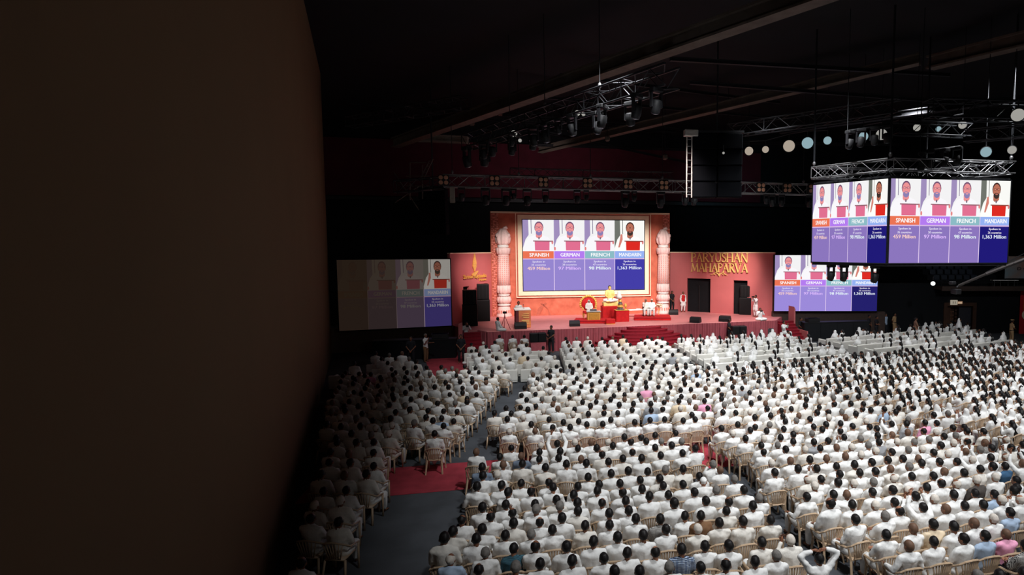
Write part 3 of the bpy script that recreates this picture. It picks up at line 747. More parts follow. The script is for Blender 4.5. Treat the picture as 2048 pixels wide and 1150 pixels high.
CLO = {'W': mat('cotton_white', (235, 235, 233), .9, var=.06, scale=13, bump=.4), 'V': mat('cotton_offwhite', (226, 222, 214), .9, var=.06, scale=13, bump=.4),
      'C': mat('cotton_cream', (226, 206, 176), .9, var=.06, scale=10), 'L': mat('shirt_light_blue', (170, 190, 214), .9, var=.08), 'B': mat('shirt_blue', (62, 98, 132), .9, var=.12),
      'G': mat('shirt_grey', (150, 152, 156), .9, var=.08), 'D': mat('shirt_charcoal', (78, 72, 68), .9, var=.1), 'N': mat('shirt_brown', (124, 92, 66), .9, var=.1),
      'P': mat('shirt_pink', (240, 168, 198), .9, var=.06), 'S': mat('shirt_slate', (118, 132, 150), .9, var=.08), 'K': mat('uniform_black', (30, 31, 36), .8, var=.15),
      'T': plaid('shirt_teal_plaid', (40, 84, 104), (96, 140, 150), (20, 40, 56), 20), 'X': plaid('shirt_blue_plaid', (70, 100, 140), (210, 218, 226), (28, 40, 64), 13),
      'H': plaid('shirt_fine_check', (216, 214, 208), (70, 66, 66), (70, 66, 66), 20), 'Y': mat('uniform_khaki', (176, 142, 104), .9, var=.08), 'R': mat('sari_brown', (140, 104, 84), .9, var=.1)}
def mix(a, b, t): return a * (1 - t) + b * t
V = Vector
def J_sit(arms='lap', lean=0.0, turn=0.0, tilt=0.0):
    d = dict(pel=V((0, 0, .50)), neck=V((0, -.07 - lean, 1.03)), head=V((0, -.035 - lean, 1.185)), turn=turn, tilt=tilt, s=[], e=[], w=[], h=[], hip=[], k=[], a=[], t=[])
    for s in (-1, 1):
        d['s'].append(V((s * .188, -.06 - lean, .985))); d['hip'].append(V((s * .095, .03, .50))); d['k'].append(V((s * .14, .44, .50)))
        d['a'].append(V((s * .13, .46, .09))); d['t'].append(V((s * .15, .60, .04)))
    P = {'lap': [((.245, .02, .72), (.12, .24, .62), (.0, 1, -.1))] * 2,
         'fold': [((.25, .08, .745), (-.04, .22, .78), (-1, .1, .05))] * 2,
         'chin': [((.245, .02, .72), (.10, .22, .62), (0, 1, 0)), ((.20, .19, .76), (.085, .13, 1.02), (-.3, -.2, 1))],
         'clap': [((.25, .12, .82), (.06, .27, 1.04), (-.15, .1, 1))] * 2,
         'crown': [((.39, -.02, 1.27), (.13, -.03, 1.375), (-1, 0, -.12))] * 2,
         'up': [((.27, .12, 1.16), (.15, .20, 1.42), (-.3, .1, 1))] * 2,
         'rest': [((.30, -.02, .74), (.27, .22, .69), (0, 1, -.1))] * 2}[arms]
    for i, s in enumerate((-1, 1)):
        e, w_, h = P[i]
        f = lambda q: V((s * q[0], q[1] - (lean if q[1] < .1 else 0), q[2]))
        d['e'].append(f(e)); d['w'].append(f(w_)); d['h'].append(V((s * h[0], h[1], h[2])).normalized())
    return d
def J_stand(arms='clasp', turn=0.0, tilt=0.0, step=.0):
    d = dict(pel=V((0, 0, .93)), neck=V((0, -.01, 1.46)), head=V((0, .015, 1.63)), turn=turn, tilt=tilt, s=[], e=[], w=[], h=[], hip=[], k=[], a=[], t=[])
    for s in (-1, 1):
        d['s'].append(V((s * .18, 0, 1.40))); d['hip'].append(V((s * .095, 0, .90))); d['k'].append(V((s * .12, .03 + s * step * .5, .50)))
        d['a'].append(V((s * .13, -.01 + s * step, .085))); d['t'].append(V((s * .16, .14 + s * step, .035)))
    P = {'clasp': [((.26, .03, 1.14), (.06, .19, .93), (-.5, .3, -.8))] * 2, 'down': [((.235, -.02, 1.12), (.24, .06, .86), (0, .15, -1))] * 2,
         'camera': [((.22, .16, 1.26), (.08, .22, 1.53), (-.3, .2, 1))] * 2, 'talk': [((.24, 0, 1.14), (.22, .30, 1.16), (0, 1, .2)), ((.22, .08, 1.16), (.05, .22, 1.42), (-.2, 0, 1))],
         'rifle': [((.25, .08, 1.16), (.05, .26, 1.0), (-.5, .4, -.3)), ((.25, .0, 1.13), (.20, .22, .92), (-.6, .5, -.4))], 'belly': [((.25, .06, 1.15), (.04, .2, 1.10), (-1, .2, 0))] * 2,
         'back': [((.25, -.08, 1.14), (.06, -.17, .95), (-.8, 0, -.4))] * 2}[arms]
    for i, s in enumerate((-1, 1)):
        e, w_, h = P[i]; d['e'].append(V((s * e[0], e[1], e[2]))); d['w'].append(V((s * w_[0], w_[1], w_[2]))); d['h'].append(V((s * h[0], h[1], h[2])).normalized())
    return d
def J_cross(arms='lap', turn=0.0, tilt=0.0):
    d = J_sit(arms, 0, turn, tilt); dz = V((0, 0, -.37))
    for k in ('pel', 'neck', 'head'): d[k] = d[k] + dz
    for k in ('s', 'e', 'w', 'hip'): d[k] = [p + dz for p in d[k]]
    d['k'] = [V((-.36, .26, .12)), V((.36, .26, .12))]; d['a'] = [V((.10, .36, .07)), V((-.08, .30, .06))]; d['t'] = [V((.24, .34, .05)), V((-.2, .26, .05))]
    return d
def head_matrix(d): return Matrix.Translation(d['head']) @ Matrix.Rotation(d['turn'], 4, 'Z') @ Matrix.Rotation(-d['tilt'], 4, 'X') @ Matrix.Scale(1.07, 4)
def body_mesh(d, skin, vox=.016, dec=.16, female=False):
    m = MB(); Mh = head_matrix(d); R3 = Mh.to_3x3(); q = lambda x, y, z: Mh @ V((x, y, z))
    m.ell(q(0, 0, .01), (.074, .092, .108), R3, 14, 10); m.ell(q(0, .03, -.05), (.056, .062, .06), R3)
    m.cap(q(0, .085, .0), q(0, .098, -.03), .012, .017, 6)
    for s in (-1, 1): m.ell(q(s * .083, -.002, -.012), (.016, .024, .036), R3, 8, 6)
    m.cap(d['neck'] - V((0, 0, .05)), q(0, -.015, -.06), .06, .052)
    m.cap(mix(d['pel'], d['neck'], .1), mix(d['pel'], d['neck'], .8), .085, .085); m.cap(d['s'][0], d['s'][1], .05, .05); m.cap(d['hip'][0], d['hip'][1], .085, .085)
    fing = MB()
    for i, s in enumerate((-1, 1)):
        m.cap(d['s'][i], d['e'][i], .05, .042); m.cap(d['e'][i], d['w'][i], .041, .028)
        m.cap(d['hip'][i], d['k'][i], .085, .058); m.cap(d['k'][i], d['a'][i], .055, .038); m.cap(d['a'][i] + V((0, 0, -.03)), d['t'][i], .036, .03)
        h = d['h'][i]; w_ = d['w'][i]; palm = w_ + h * .05
        side = h.cross(V((0, 0, 1)) if abs(h.z) < .8 else V((0, 1, 0))).normalized(); nrm = side.cross(h).normalized()
        m.cap(w_, palm + h * .02, .028, .034, 8); m.cap(palm - side * .018, palm + side * .018, .026, .026, 8)
        for k, (o, L) in enumerate(((-.031, .060), (-.010, .072), (.011, .068), (.031, .052))):
            a = palm + h * .02 + side * o; b = a + h * (L * .55) + side * o * .2; c = b + h * L * .42 - nrm * .018
            fing.tube([a, b, c, c + h * .012 - nrm * .01], [.0095, .009, .008, .004], 5)
        a = palm - h * .02 - side * s * .026; b = a - side * s * .03 + h * .03; fing.tube([a, b, b + h * .028, b + h * .036], [.012, .0105, .009, .004], 5)
    eyes = MB(); lips = MB()
    for s in (-1, 1):
        eyes.ell(q(s * .030, .083, .012), (.013, .007, .007), R3, 6, 4); eyes.ell(q(s * .030, .086, .034), (.018, .006, .005), R3, 6, 4)
    lips.ell(q(0, .089, -.062), (.022, .007, .007), R3, 6, 4)
    return skin_over(m, 'body', skin, vox, 3, dec, fs=[(fing, skin), (eyes, EYE), (lips, LIP)])
def torso_rings(d, grow=1.0):
    A, B = d['pel'], d['neck']; R = ((-.16, .165, .135), (.05, .178, .132), (.3, .172, .122), (.6, .188, .122), (.80, .212, .122), (.93, .18, .098), (1.01, .08, .066))
    vs = []; n = 16
    for t, rx, ry in R:
        c = A + (B - A) * t
        for k in range(n): a = 2 * PI * k / n; vs.append(c + V((math.cos(a) * rx * grow, math.sin(a) * ry * grow, 0)))
    fs = [(i * n + k, i * n + (k + 1) % n, (i + 1) * n + (k + 1) % n, (i + 1) * n + k) for i in range(len(R) - 1) for k in range(n)]
    fs += [tuple(range(n - 1, -1, -1)), tuple(range((len(R) - 1) * n, len(R) * n))]
    return vs, fs
def shirt_mesh(d, mt, long=True, kurta=.0, seated=True, vox=.022, dec=.35, seed=0, half=False):
    m = MB(); m.add(*torso_rings(d)); m.cap(d['s'][0], d['s'][1], .066, .066)
    for i in (0, 1):
        m.cap(d['s'][i], d['e'][i] if not half else mix(d['s'][i], d['e'][i], .72), .072, .060)
        if not half: m.cap(d['e'][i], mix(d['e'][i], d['w'][i], .85 if long else .3), .058, .046)
        m.cap(mix(d['s'][i], d['neck'], .25), mix(d['s'][i], d['neck'], .8) + V((0, 0, .01)), .062, .055)
        if kurta: m.cap(d['hip'][i], mix(d['hip'][i], d['k'][i], kurta), .125, .115 if seated else .135)
    if kurta and not seated: m.cap(mix(d['hip'][0], d['k'][0], kurta * .9), mix(d['hip'][1], d['k'][1], kurta * .9), .13, .13)
    m.cap(d['neck'] - V((0, 0, .03)), d['neck'] + V((0, .0, .025)), .064, .060)
    return skin_over(m, 'shirt', mt, vox, 3, dec, .020, seed)
def trouser_mesh(d, mt, r=1.0, vox=.024, dec=.3, seed=3):
    m = MB(); m.cap(d['hip'][0], d['hip'][1], .125, .125)
    for i in (0, 1): m.cap(d['hip'][i], d['k'][i], .108 * r, .084 * r); m.cap(d['k'][i], mix(d['k'][i], d['a'][i], .86), .082 * r, .066 * r)
    return skin_over(m, 'trousers', mt, vox, 3, dec, .010, seed)
def hair_mesh(kind, mt):
    m = MB(); m.ell((0, -.010, .012), (.087, .100, .112), None, 22, 16)
    vs = []
    for x, y, z in m.v:
        p = V((x, y, z)); k = (1 + .07 * noise.noise(p * 26) + .03 * noise.noise(p * 60)) * (.92 if z < -.005 else 1)
        if kind == 'stubble': k = .955
        ss = lambda a, b, t: max(0.0, min(1.0, (t - a) / (b - a)))
        f = max(ss(.045, .065, y) * ss(.075, .055, z), ss(-.055, -.075, z), ss(.02, .045, y) * ss(.02, -.01, z))
        if kind == 'fringe': f = max(f, ss(.078, .060, (p - V((0, .025, .105))).length))
        if kind == 'cap': k = 1.03; f = max(ss(.04, .03, z), ss(.06, .075, y) * ss(.065, .05, z))
        vs.append(p * (k * (1 - f) + .80 * f))
    m.v = vs
    if kind == 'knot': m.ell((0, -.105, .01), (.04, .035, .04))
    me = m.mesh('hair', mt, True); return me
def long_hair_mesh(d, mt, L=.42, wv=1.0, bun=False):
    m = MB(); Mh = head_matrix(d)
    m.ell(Mh @ V((0, -.008, .014)), (.088, .104, .118), Mh.to_3x3(), 14, 10)
    for i, v in enumerate(m.v):
        lv = Mh.inverted() @ V(v)
        if lv.y > .05 and lv.z < .06: m.v[i] = Mh @ (lv * .72)
    a = Mh @ V((0, -.06, .03))
    m.tube([a, a + V((0, -.055, -.12)), a + V((0.01, -.07, -.12 - L * .4)), a + V((.0, -.045, -.12 - L * .85)), a + V((0, -.04, -.12 - L))], [.07, .072 * wv, .078 * wv, .055 * wv, .015], 10, 1.1)
    return m.mesh('hair', mt, True)
def veil_mesh(d, mt, seed=0):
    """cloth over head, shoulders and back"""
    m = MB(); hd = d['head']; n = 18
    R = [(hd + V((0, -.01, .132)), .02, .02), (hd + V((0, -.012, .118)), .062, .068), (hd + V((0, -.015, .05)), .102, .118), (hd + V((0, -.02, -.04)), .108, .122), (hd + V((0, -.02, -.13)), .135, .115),
         (V((0, hd.y - .02, d['s'][0].z + .0)), .25, .15), (V((0, d['s'][0].y - .02, d['s'][0].z - .15)), .285, .19), (V((0, d['s'][0].y - .01, d['s'][0].z - .36)), .29, .21)]
    for c, rx, ry in R:
        for k in range(n):
            a = 2 * PI * k / n; f = 1 + .06 * math.sin(k * 3.1 + seed) * (1 if c.z < hd.z - .1 else .3)
            x, y = math.cos(a) * rx * f, math.sin(a) * ry * f
            if y > 0 and c.z > hd.z - .16: y *= .62
            m.v.append((c.x + x, c.y + y, c.z))
    m.f = [(i * n + k, i * n + (k + 1) % n, (i + 1) * n + (k + 1) % n, (i + 1) * n + k) for i in range(len(R) - 1) for k in range(n)] + [tuple(range(n - 1, -1, -1)), tuple(range((len(R) - 1) * n, len(R) * n))]
    m.m = [0] * len(m.f)
    return skin_over(m, 'veil', mt, .022, 2, .3, .014, seed)

def person(label, d, loc, rz, top='W', bot='W', hair=('full', HK), skin=SKIN, group=None, scale=1.0, kurta=.0, seated=False, half=False, long=True, veil=False, r=1.0, vox=.02, legs=True):
    t = thing('person', label, 'person', loc, rz, group); t.scale = (scale,) * 3
    b = bpy.data.objects.new('body', body_mesh(d, skin)); C.objects.link(b); b.parent = t
    s = bpy.data.objects.new('shirt', shirt_mesh(d, CLO[top] if isinstance(top, str) else top, long, kurta, seated, vox, .4, random.random() * 9, half)); C.objects.link(s); s.parent = t
    if legs:
        s = bpy.data.objects.new('trousers', trouser_mesh(d, CLO[bot] if isinstance(bot, str) else bot, r)); C.objects.link(s); s.parent = t
    if hair:
        if hair[0] == 'long': h = bpy.data.objects.new('hair', long_hair_mesh(d, hair[1])); C.objects.link(h); h.parent = t
        else:
            h = bpy.data.objects.new('hair', hair_mesh(*hair)); C.objects.link(h); h.parent = t; h.matrix_local = head_matrix(d)
    if veil:
        h = bpy.data.objects.new('veil', veil_mesh(d, CLO['W'] if veil is True else veil)); C.objects.link(h); h.parent = t
    return t

# ---------------------------------------------------------------- plastic armchair
CHM = mat('beige_plastic', (186, 160, 132), .45, var=.04, spec=.4)
def make_chair(mt, label=''):
    t = thing('plastic_armchair', label, 'chair')
    m = MB(); m.rbox((0, 0, .425), (.42, .42, .03), .012); m.bbox(-.20, .20, .19, .215, .385, .43); m.build('seat', mt, t)
    pth = [(-.285, .20, .64), (-.29, .05, .655), (-.285, -.12, .69), (-.245, -.225, .765), (-.15, -.275, .83), (0, -.295, .85), (.15, -.275, .83), (.245, -.225, .765), (.285, -.12, .69), (.29, .05, .655), (.285, .20, .64)]
    m = MB(); m.tube(pth[2:9], .021, 6); m.build('back_rim', mt, t)
    m = MB()
    for i in range(8):
        f = (i - 3.5) / 3.5; xb, xt = f * .125, f * .205; zt = .845 - .075 * f * f; yt = -.285 + .035 * f * f
        b_, m_, t_ = V((xb, -.205 + .012 * f * f, .44)), V(((xb + xt) / 2 + .0, -.262 + .02 * f * f, .64)), V((xt, yt, zt)); wd = .0145
        for p, q in ((b_, m_), (m_, t_)): m.add([(p.x - wd, p.y, p.z), (p.x + wd, p.y, p.z), (q.x + wd * 1.25, q.y, q.z), (q.x - wd * 1.25, q.y, q.z), (p.x - wd, p.y + .01, p.z), (p.x + wd, p.y + .01, p.z), (q.x + wd * 1.25, q.y + .01, q.z), (q.x - wd * 1.25, q.y + .01, q.z)], [(0, 1, 2, 3), (7, 6, 5, 4), (0, 3, 7, 4), (1, 5, 6, 2)])
    m.tube([(-.15, -.205, .45), (0, -.218, .445), (.15, -.205, .45)], .02, 5); m.tube([(-.17, -.25, .60), (-.15, -.215, .46)], .012, 4); m.tube([(.17, -.25, .60), (.15, -.215, .46)], .012, 4)
    m.build('backrest', mt, t)
    for s in (-1, 1):
        m = MB(); m.tube([(s * .285, -.12, .69), (s * .29, .05, .655), (s * .285, .2, .64), (s * .275, .23, .61)], .026, 6, 1.0); m.build('armrest', mt, t)
        m = MB(); m.tube([(s * .275, .225, .62), (s * .235, .20, .42), (s * .26, .235, .0)], [.028, .034, .024], 4); m.build('leg', mt, t)
        m = MB(); m.tube([(s * .265, -.16, .68), (s * .215, -.19, .42), (s * .25, -.275, .0)], [.020, .036, .026], 4); m.build('leg', mt, t)
    return t
# ---------------------------------------------------------------- things on the stage
def at(u, v, z=SZ): return onz(u, v, z)
def face(p, q): return math.atan2(-(q[0] - p[0]), q[1] - p[1])       # rotation that turns local +y towards q
CAMV = (0, 0)
AUD = (5.5, 15)
def platform(u0, u1, v0, v1, h, label):
    a, b, c = at(u0, v1), at(u1, v1), at(u0, v0)
    P = Plane(a, b); dep = (c - a).length * .8
    t = thing('carpeted_platform', label, 'platform', (a.x, a.y, SZ), P.rz)
    m = MB(); m.rbox((P.w / 2, dep / 2, h / 2), (P.w, dep, h), .03); m.build('deck', RED, t)
    m = MB(); m.bbox(.0, P.w, -.02, 0, h - .05, h); m.build('edge_band', STEPR, t)
    return P, t, dep
platform(1146, 1221, 640, 647.5, .22, 'low red platform under the throne, left of the golden figure')
platform(1268, 1342, 633, 641, .22, 'low red platform at the right by the carved pillar')
# throne with a robed figure and a gold desk
p = at(1180, 643); t = thing('throne', 'red velvet armchair with gold scrolled oval back on the left platform', 'chair', (p.x, p.y + .5, SZ + .22), face(p, AUD) )
m = MB(); m.rbox((0, 0, .42), (.9, .7, .16), .05); m.build('seat', RED, t)
m = MB(); m.lathe([(.02, 0), (.48, 0), (.52, .06), (.48, .12), (.02, .12)], n=24); o = m.build('backrest', RED, t, True); o.location = (0, -.42, 1.0); o.rotation_euler = (PI / 2, 0, 0)
m = MB()
for i in range(17):
    a = -.35 + (PI + .7) * i / 16; m.ell((math.cos(a) * .6, -.42, 1.0 + math.sin(a) * .6), (.09, .07, .09 + .03 * (i % 2)), None, 8, 6)
m.build('gold_scrollwork', GOLD, t, True)
for s in (-1, 1):
    m = MB(); m.tube([(s * .46, -.3, .75), (s * .5, .1, .78), (s * .48, .32, .66)], .05, 8); m.build('armrest', GOLD, t, True)
    for y in (-.28, .28): m = MB(); m.tube([(s * .4, y, .36), (s * .44, y * 1.05, .15), (s * .4, y, 0)], [.06, .035, .05], 6); m.build('leg', GOLD, t)
person('person in white robes seated on the gold and red throne', J_sit('lap', tilt=.1), (p.x, p.y + .5, SZ + .22 + .04), face(p, AUD), hair=('full', HW), skin=SKINL, kurta=.8, seated=True, veil=True)
p = at(1187, 645); t = thing('gold_desk', 'golden box desk with glass top in front of the throne', 'desk', (p.x, p.y, SZ + .1), face(p, AUD))
m = MB(); m.rbox((0, 0, .36), (.95, .5, .7), .02); m.build('body', mat('gold_cloth', (190, 146, 62), .6, .1, var=.15, scale=8), t)
m = MB(); m.bbox(-.52, .52, -.3, .3, .71, .75); m.build('glass_top', mat('pale_glass', (190, 200, 196), .2), t)
m = MB(); ring(m, -.38, .38, .12, .6, .03, .245, .265); m.build('gold_frame', GOLD, t)
m = MB(); m.box((0, .05, .80), (.5, .3, .03), Matrix.Rotation(.4, 3, 'X')); tag(m.build('book_stand', STEEL, None), 'small slanted book stand on the golden desk', 'book stand').location = (p.x, p.y, SZ + .1)
# golden seated figure on red pedestal
p = at(1226, 640); q = (p.x, p.y + .9)
t = thing('red_pedestal', 'tall red draped pedestal under the golden seated figure', 'pedestal', (q[0], q[1], SZ), 0.02)
m = MB(); m.rbox((0, 0, .5), (1.5, 1.0, 1.0), .03); m.build('base', RED, t)
m = MB(); m.rbox((0, 0, 1.15), (1.3, .8, .3), .03); m.build('gold_seat', GOLDL, t)
GF = mat('golden_figure', (246, 196, 116), .5, .0, var=.06)
d = J_cross('lap'); st = person('golden seated figure with white waistcloth on tall red pedestal', d, (q[0] - .1, q[1], SZ + 1.30), PI, top=GF, bot='W', hair=('full', HK), skin=GF, half=True, scale=1.35)
st['category'] = 'statue'; st.name = 'golden_statue'
p2 = at(1248, 643)
t = thing('red_altar', 'lower red draped altar box right of the pedestal', 'altar', (p2.x - .15, p2.y + .15, SZ), 0.05)
m = MB(); m.rbox((0, 0, .42), (1.0, .7, .84), .02); m.build('box', RED, t); m = MB(); m.bbox(-.52, .52, -.37, .37, .84, .87); m.build('cloth_edge', GOLD, t)
al = (p2.x - .15, p2.y + .15, SZ + .87)
t = thing('silver_shrine', 'small tiered silver shrine with white figure on the red altar', 'shrine', al)
for k in range(4):
    m = MB(); r = .30 - k * .055; m.lathe([(r, k * .2), (r, k * .2 + .05), (r * .7, k * .2 + .1), (r * .7, k * .2 + .2)], (-.1, .05, 0), 10); m.build('tier', STEEL if k % 2 == 0 else GOLD, t, False)
m = MB(); m.lathe([(.02, .8), (.22, .82), (.24, 1.0), (.14, 1.15), (.13, 1.3), (.05, 1.42)], (-.18, .1, 0), 12); m.build('white_figure', WHITE, t, True)
m = MB(); m.lathe([(.12, 0), (.05, .06), (.05, .2), (.13, .26), (.09, .4), (.03, .48)], (.28, -.1, 0), 12); tag(m.build('brass_lamp', GOLD), 'brass oil lamp beside the silver shrine', 'lamp').location = al
p = at(1222, 649); t = thing('footstool', 'small red footstool before the pedestal', 'stool', (p.x, p.y + .3, SZ)); m = MB(); m.rbox((0, 0, .2), (.7, .4, .36), .06); m.build('cushion', RED, t); m = MB(); m.bbox(-.33, .33, -.18, .18, 0, .04); m.build('base', GOLD, t)
# white low table
p = at(1272, 634); t = thing('low_table', 'white low table between the altar and the right platform', 'table', (p.x, p.y, SZ), .1)
m = MB(); m.bbox(-1.0, 1.0, -.3, .3, .55, .6); m.build('tabletop', WHITE, t)
for x in (-.7, .7):
    for y in (-.22, .22): m = MB(); m.bbox(x - .03, x + .03, y - .03, y + .03, 0, .55); m.build('leg', WHITE, t)
m = MB(); m.rbox((.2, 0, .63), (.35, .22, .05), .01); o = tag(m.build('folded_cloth', CLO['W']), 'folded white cloth on the low white stage table', 'cloth'); o.location = (p.x, p.y, SZ)
# two seated figures on the right platform
for k, (u, lab, hr, mt_) in enumerate(((1293, 'person in white with dark scarf seated at left on the right platform', ('full', HG), 'V'), (1305, 'grey-bearded person in long white robe seated on the right platform', ('full', HW), 'W'))):
    p = at(u, 638); zf = SZ + .22
    t = thing('wooden_chair', ('dark' if k == 0 else 'pale') + ' wooden seat under the ' + ('left' if k == 0 else 'right') + ' figure on the right platform', 'chair', (p.x, p.y + .25, zf), face(p, AUD))
    m = MB(); m.rbox((0, 0, .42), (.5, .48, .06), .02); m.build('seat', MONIT if k == 0 else CHM, t)
    m = MB(); m.rbox((0, -.25, .72), (.5, .05, .5), .02); m.build('backrest', MONIT if k == 0 else CHM, t)
    for x in (-.2, .2):
        for y in (-.2, .2): m = MB(); m.bbox(x - .02, x + .02, y - .02, y + .02, 0, .4); m.build('leg', MONIT if k == 0 else CHM, t)
    person(lab, J_sit('chin' if k == 0 else 'lap', turn=.2 - k * .4), (p.x, p.y + .25, zf), face(p, AUD), top=mt_, hair=hr, kurta=.85, seated=True, r=1.2)
p = at(1319, 636)
t = thing('flower_stand', 'pale flower arrangement on thin stand by the right pillar', 'flowers', (p.x, p.y + .2, SZ + .0))
m = MB(); m.tube([(0, 0, 0), (0, 0, .8)], .03, 6); m.lathe([(.2, 0), (.2, .03)], n=12); m.build('stand', GOLD, t)
m = MB()
for i in range(26):
    a = i * 2.4; r = .04 + .011 * i; m.ell((math.cos(a) * r, math.sin(a) * r, .95 + .1 * math.sin(i)), (.07, .07, .06), None, 6, 4)
m.build('blossoms', CREAM, t, True)

# lectern and speaker
p = at(1045, 655); t = thing('lectern', 'pink and gold lectern at the left of the stage', 'lectern', (p.x, p.y, SZ), .18)
m = MB(); m.rbox((0, 0, .62), (1.0, .6, 1.24), .03); m.build('body', mat('lectern_plum', (120, 56, 62), .6), t)
m = MB(); m.bbox(-.30, .52, -.34, -.3, .02, 1.2); m.build('front_board', mat('lectern_gold', (236, 158, 96), .6, var_rgb=(226, 120, 96), scale=2), t)
m = MB()
for i, z in enumerate((.95, .82, .7, .5, .4, .3)): m.bbox(.0 - .1 * (i % 2), .40, -.36, -.34, z, z + .05)
m.build('front_ornament', GOLDL, t)
m = MB(); m.box((0, .02, 1.28), (1.1, .66, .05), Matrix.Rotation(.15, 3, 'X')); m.build('top', WHITE, t)
m = MB(); m.tube([(.1, -.15, 1.3), (.1, .0, 1.5), (.1, .12, 1.55)], .012, 5); m.ell((.1, .14, 1.56), (.03, .04, .03)); m.build('microphone', BLACK, t)
person('man in white robe standing behind the lectern on the left', J_stand('belly', tilt=-.1), (p.x - .25, p.y + .75, SZ), PI, kurta=.9)
# stage monitors
def wedge(u, v, rz, label, s=1.0, z=SZ):
    p = onz(u, v, z); t = thing('stage_monitor', label, 'loudspeaker', (p.x, p.y, z), rz); t.scale = (s,) * 3
    m = MB(); pr = [(-.28, 0), (.28, 0), (.28, .16), (.10, .40), (-.22, .36), (-.28, .2)]
    vs = [(-.36, y, z_) for y, z_ in pr] + [(.36, y, z_) for y, z_ in pr]; n = 6
    m.add(vs, [tuple(range(n)), tuple(range(2 * n - 1, n - 1, -1))] + [((i + 1) % n, i, n + i, n + (i + 1) % n) for i in range(n)]); m.build('cabinet', MONIT, t)
    m = MB(); m.add([(-.33, .29, .17), (.33, .29, .17), (.33, .115, .40), (-.33, .115, .40), (-.33, .27, .16), (.33, .27, .16), (.33, .10, .385), (-.33, .10, .385)], [(3, 2, 1, 0), (4, 5, 6, 7), (0, 1, 5, 4), (2, 3, 7, 6), (1, 2, 6, 5), (3, 0, 4, 7)]); m.build('grille', GRILLE, t)
    m = MB(); m.bbox(-.372, -.36, -.05, .05, .2, .26); m.bbox(.36, .372, -.05, .05, .2, .26); m.build('handle', DSTEEL, t)
wedge(1041, 657, .1, 'black wedge monitor at the foot of the lectern', 1.1)
wedge(1149, 652, .0, 'black wedge monitor left of the throne platform')
wedge(1347, 629, -.2, 'black wedge monitor at the feet of the guard by the right pillar', 1.05)
wedge(1391, 645, -.6, 'black wedge monitor on the right half of the stage edge', 1.05)
wedge(1450, 643, -.7, 'black wedge monitor behind the standing guard at the right stage edge', 1.1)
def pa(u, v, rz, label, w=1.0, h1=1.6, h2=1.0, d=.9):
    p = onz(u, v, SZ); t = thing('loudspeaker_stack', label, 'loudspeaker', (p.x, p.y + .5, SZ), rz)
    m = MB(); m.rbox((0, 0, h1 / 2), (w, d, h1), .03); m.build('subwoofer', MONIT, t)
    m = MB(); m.rbox((0, 0, h1 + .02 + h2 / 2), (w * .92, d * .8, h2), .03); m.build('top_cabinet', MONIT, t)
    m = MB(); m.bbox(-w / 2 + .05, w / 2 - .05, -d / 2 - .02, -d / 2, .08, h1 - .08); m.bbox(-w * .42, w * .42, -d * .4 - .02, -d * .4, h1 + .08, h1 + h2 - .05); m.build('grille', GRILLE, t)
    m = MB()
    for i in range(3): m.bbox(-w * .3 + i * w * .28, -w * .3 + i * w * .28 + .03, -d * .4 - .035, -d * .4 - .015, h1 + .02, h1 + h2)
    m.build('rigging_rail', DSTEEL, t)
pa(939, 653, .15, 'brown-black loudspeaker stack at the left end of the stage', 1.0, 1.5, 1.0)
pa(966, 643, .1, 'tall loudspeaker stack before the left wing doorway', .95, 1.6, 1.15)
pa(1429, 624, -.5, 'loudspeaker stack between the two right wing doorways', 1.1, 1.5, .95)
pa(1496, 630, -.5, 'loudspeaker stack behind the photographer at right', .95, 1.4, 1.0)
# tripod with camera
p = at(1010, 660); t = thing('camera_tripod', 'dark red tripod with small camera by the sitting photographer', 'tripod', (p.x, p.y, SZ))
for k in range(3):
    a = k * 2.1 + .4; m = MB(); m.tube([(0, 0, .95), (.38 * math.cos(a), .38 * math.sin(a), 0)], .018, 5); m.build('leg', STEPR, t)
m = MB(); m.tube([(0, 0, .9), (0, 0, 1.1)], .03, 6); m.build('column', STEPR, t)
m = MB(); m.rbox((0, 0, 1.18), (.26, .2, .14), .02); m.tube([(0, -.1, 1.2), (0, -.2, 1.22)], .05, 8); m.build('camera', MONIT, t)
def held_cam(t, z, y=.24, s=1.0):
    m = MB(); m.rbox((0, y, z), (.16 * s, .09, .11), .015); m.tube([(0, y + .03, z), (0, y + .16, z)], .045, 8)
    o = m.build('camera', BLACK); o['label'] = 'black camera held by ' + t['label'].split(' at ')[0][:60]; o['category'] = 'camera'
    o.location = t.location; o.rotation_euler = t.rotation_euler
p = at(997, 663); person('man in white sitting cross-legged beside the red tripod', J_cross('lap', tilt=-.1), (p.x, p.y + .1, SZ), face(p, (6, 45)) - .2, kurta=.3, seated=True, r=1.2)
p = at(1522, 641); q = person('photographer in white sitting cross-legged at the right stage edge', J_cross('clap'), (p.x, p.y + .15, SZ), face(p, CAMV) + .3, kurta=.3, seated=True, r=1.2); held_cam(q, .74, .3)
p = at(1511, 634); q = person('photographer in long white kurta standing at the right stage end', J_stand('camera'), (p.x, p.y, SZ), face(p, (8, 38)), kurta=.85); held_cam(q, 1.62)
p = at(1366, 624); q = person('bald man in white kurta and red waistcoat on the stage', J_stand('down'), (p.x, p.y, SZ), PI + .1, hair=('stubble', HS), kurta=.8)
m = MB(); m.add(*torso_rings(J_stand('down'), 1.1)); m.v = [v for v in m.v]; o = bpy.data.objects.new('waistcoat', skin_over(m, 'waistcoat', RED, .022, 3, .3)); C.objects.link(o); o.parent = q; o.scale = (.92, 1.02, .93); o.location = (0, 0, .12)
p = at(1344, 622); person('guard in black standing beside the right carved pillar', J_stand('clasp'), (p.x, p.y, SZ), PI + .2, top='K', bot='K', half=True)
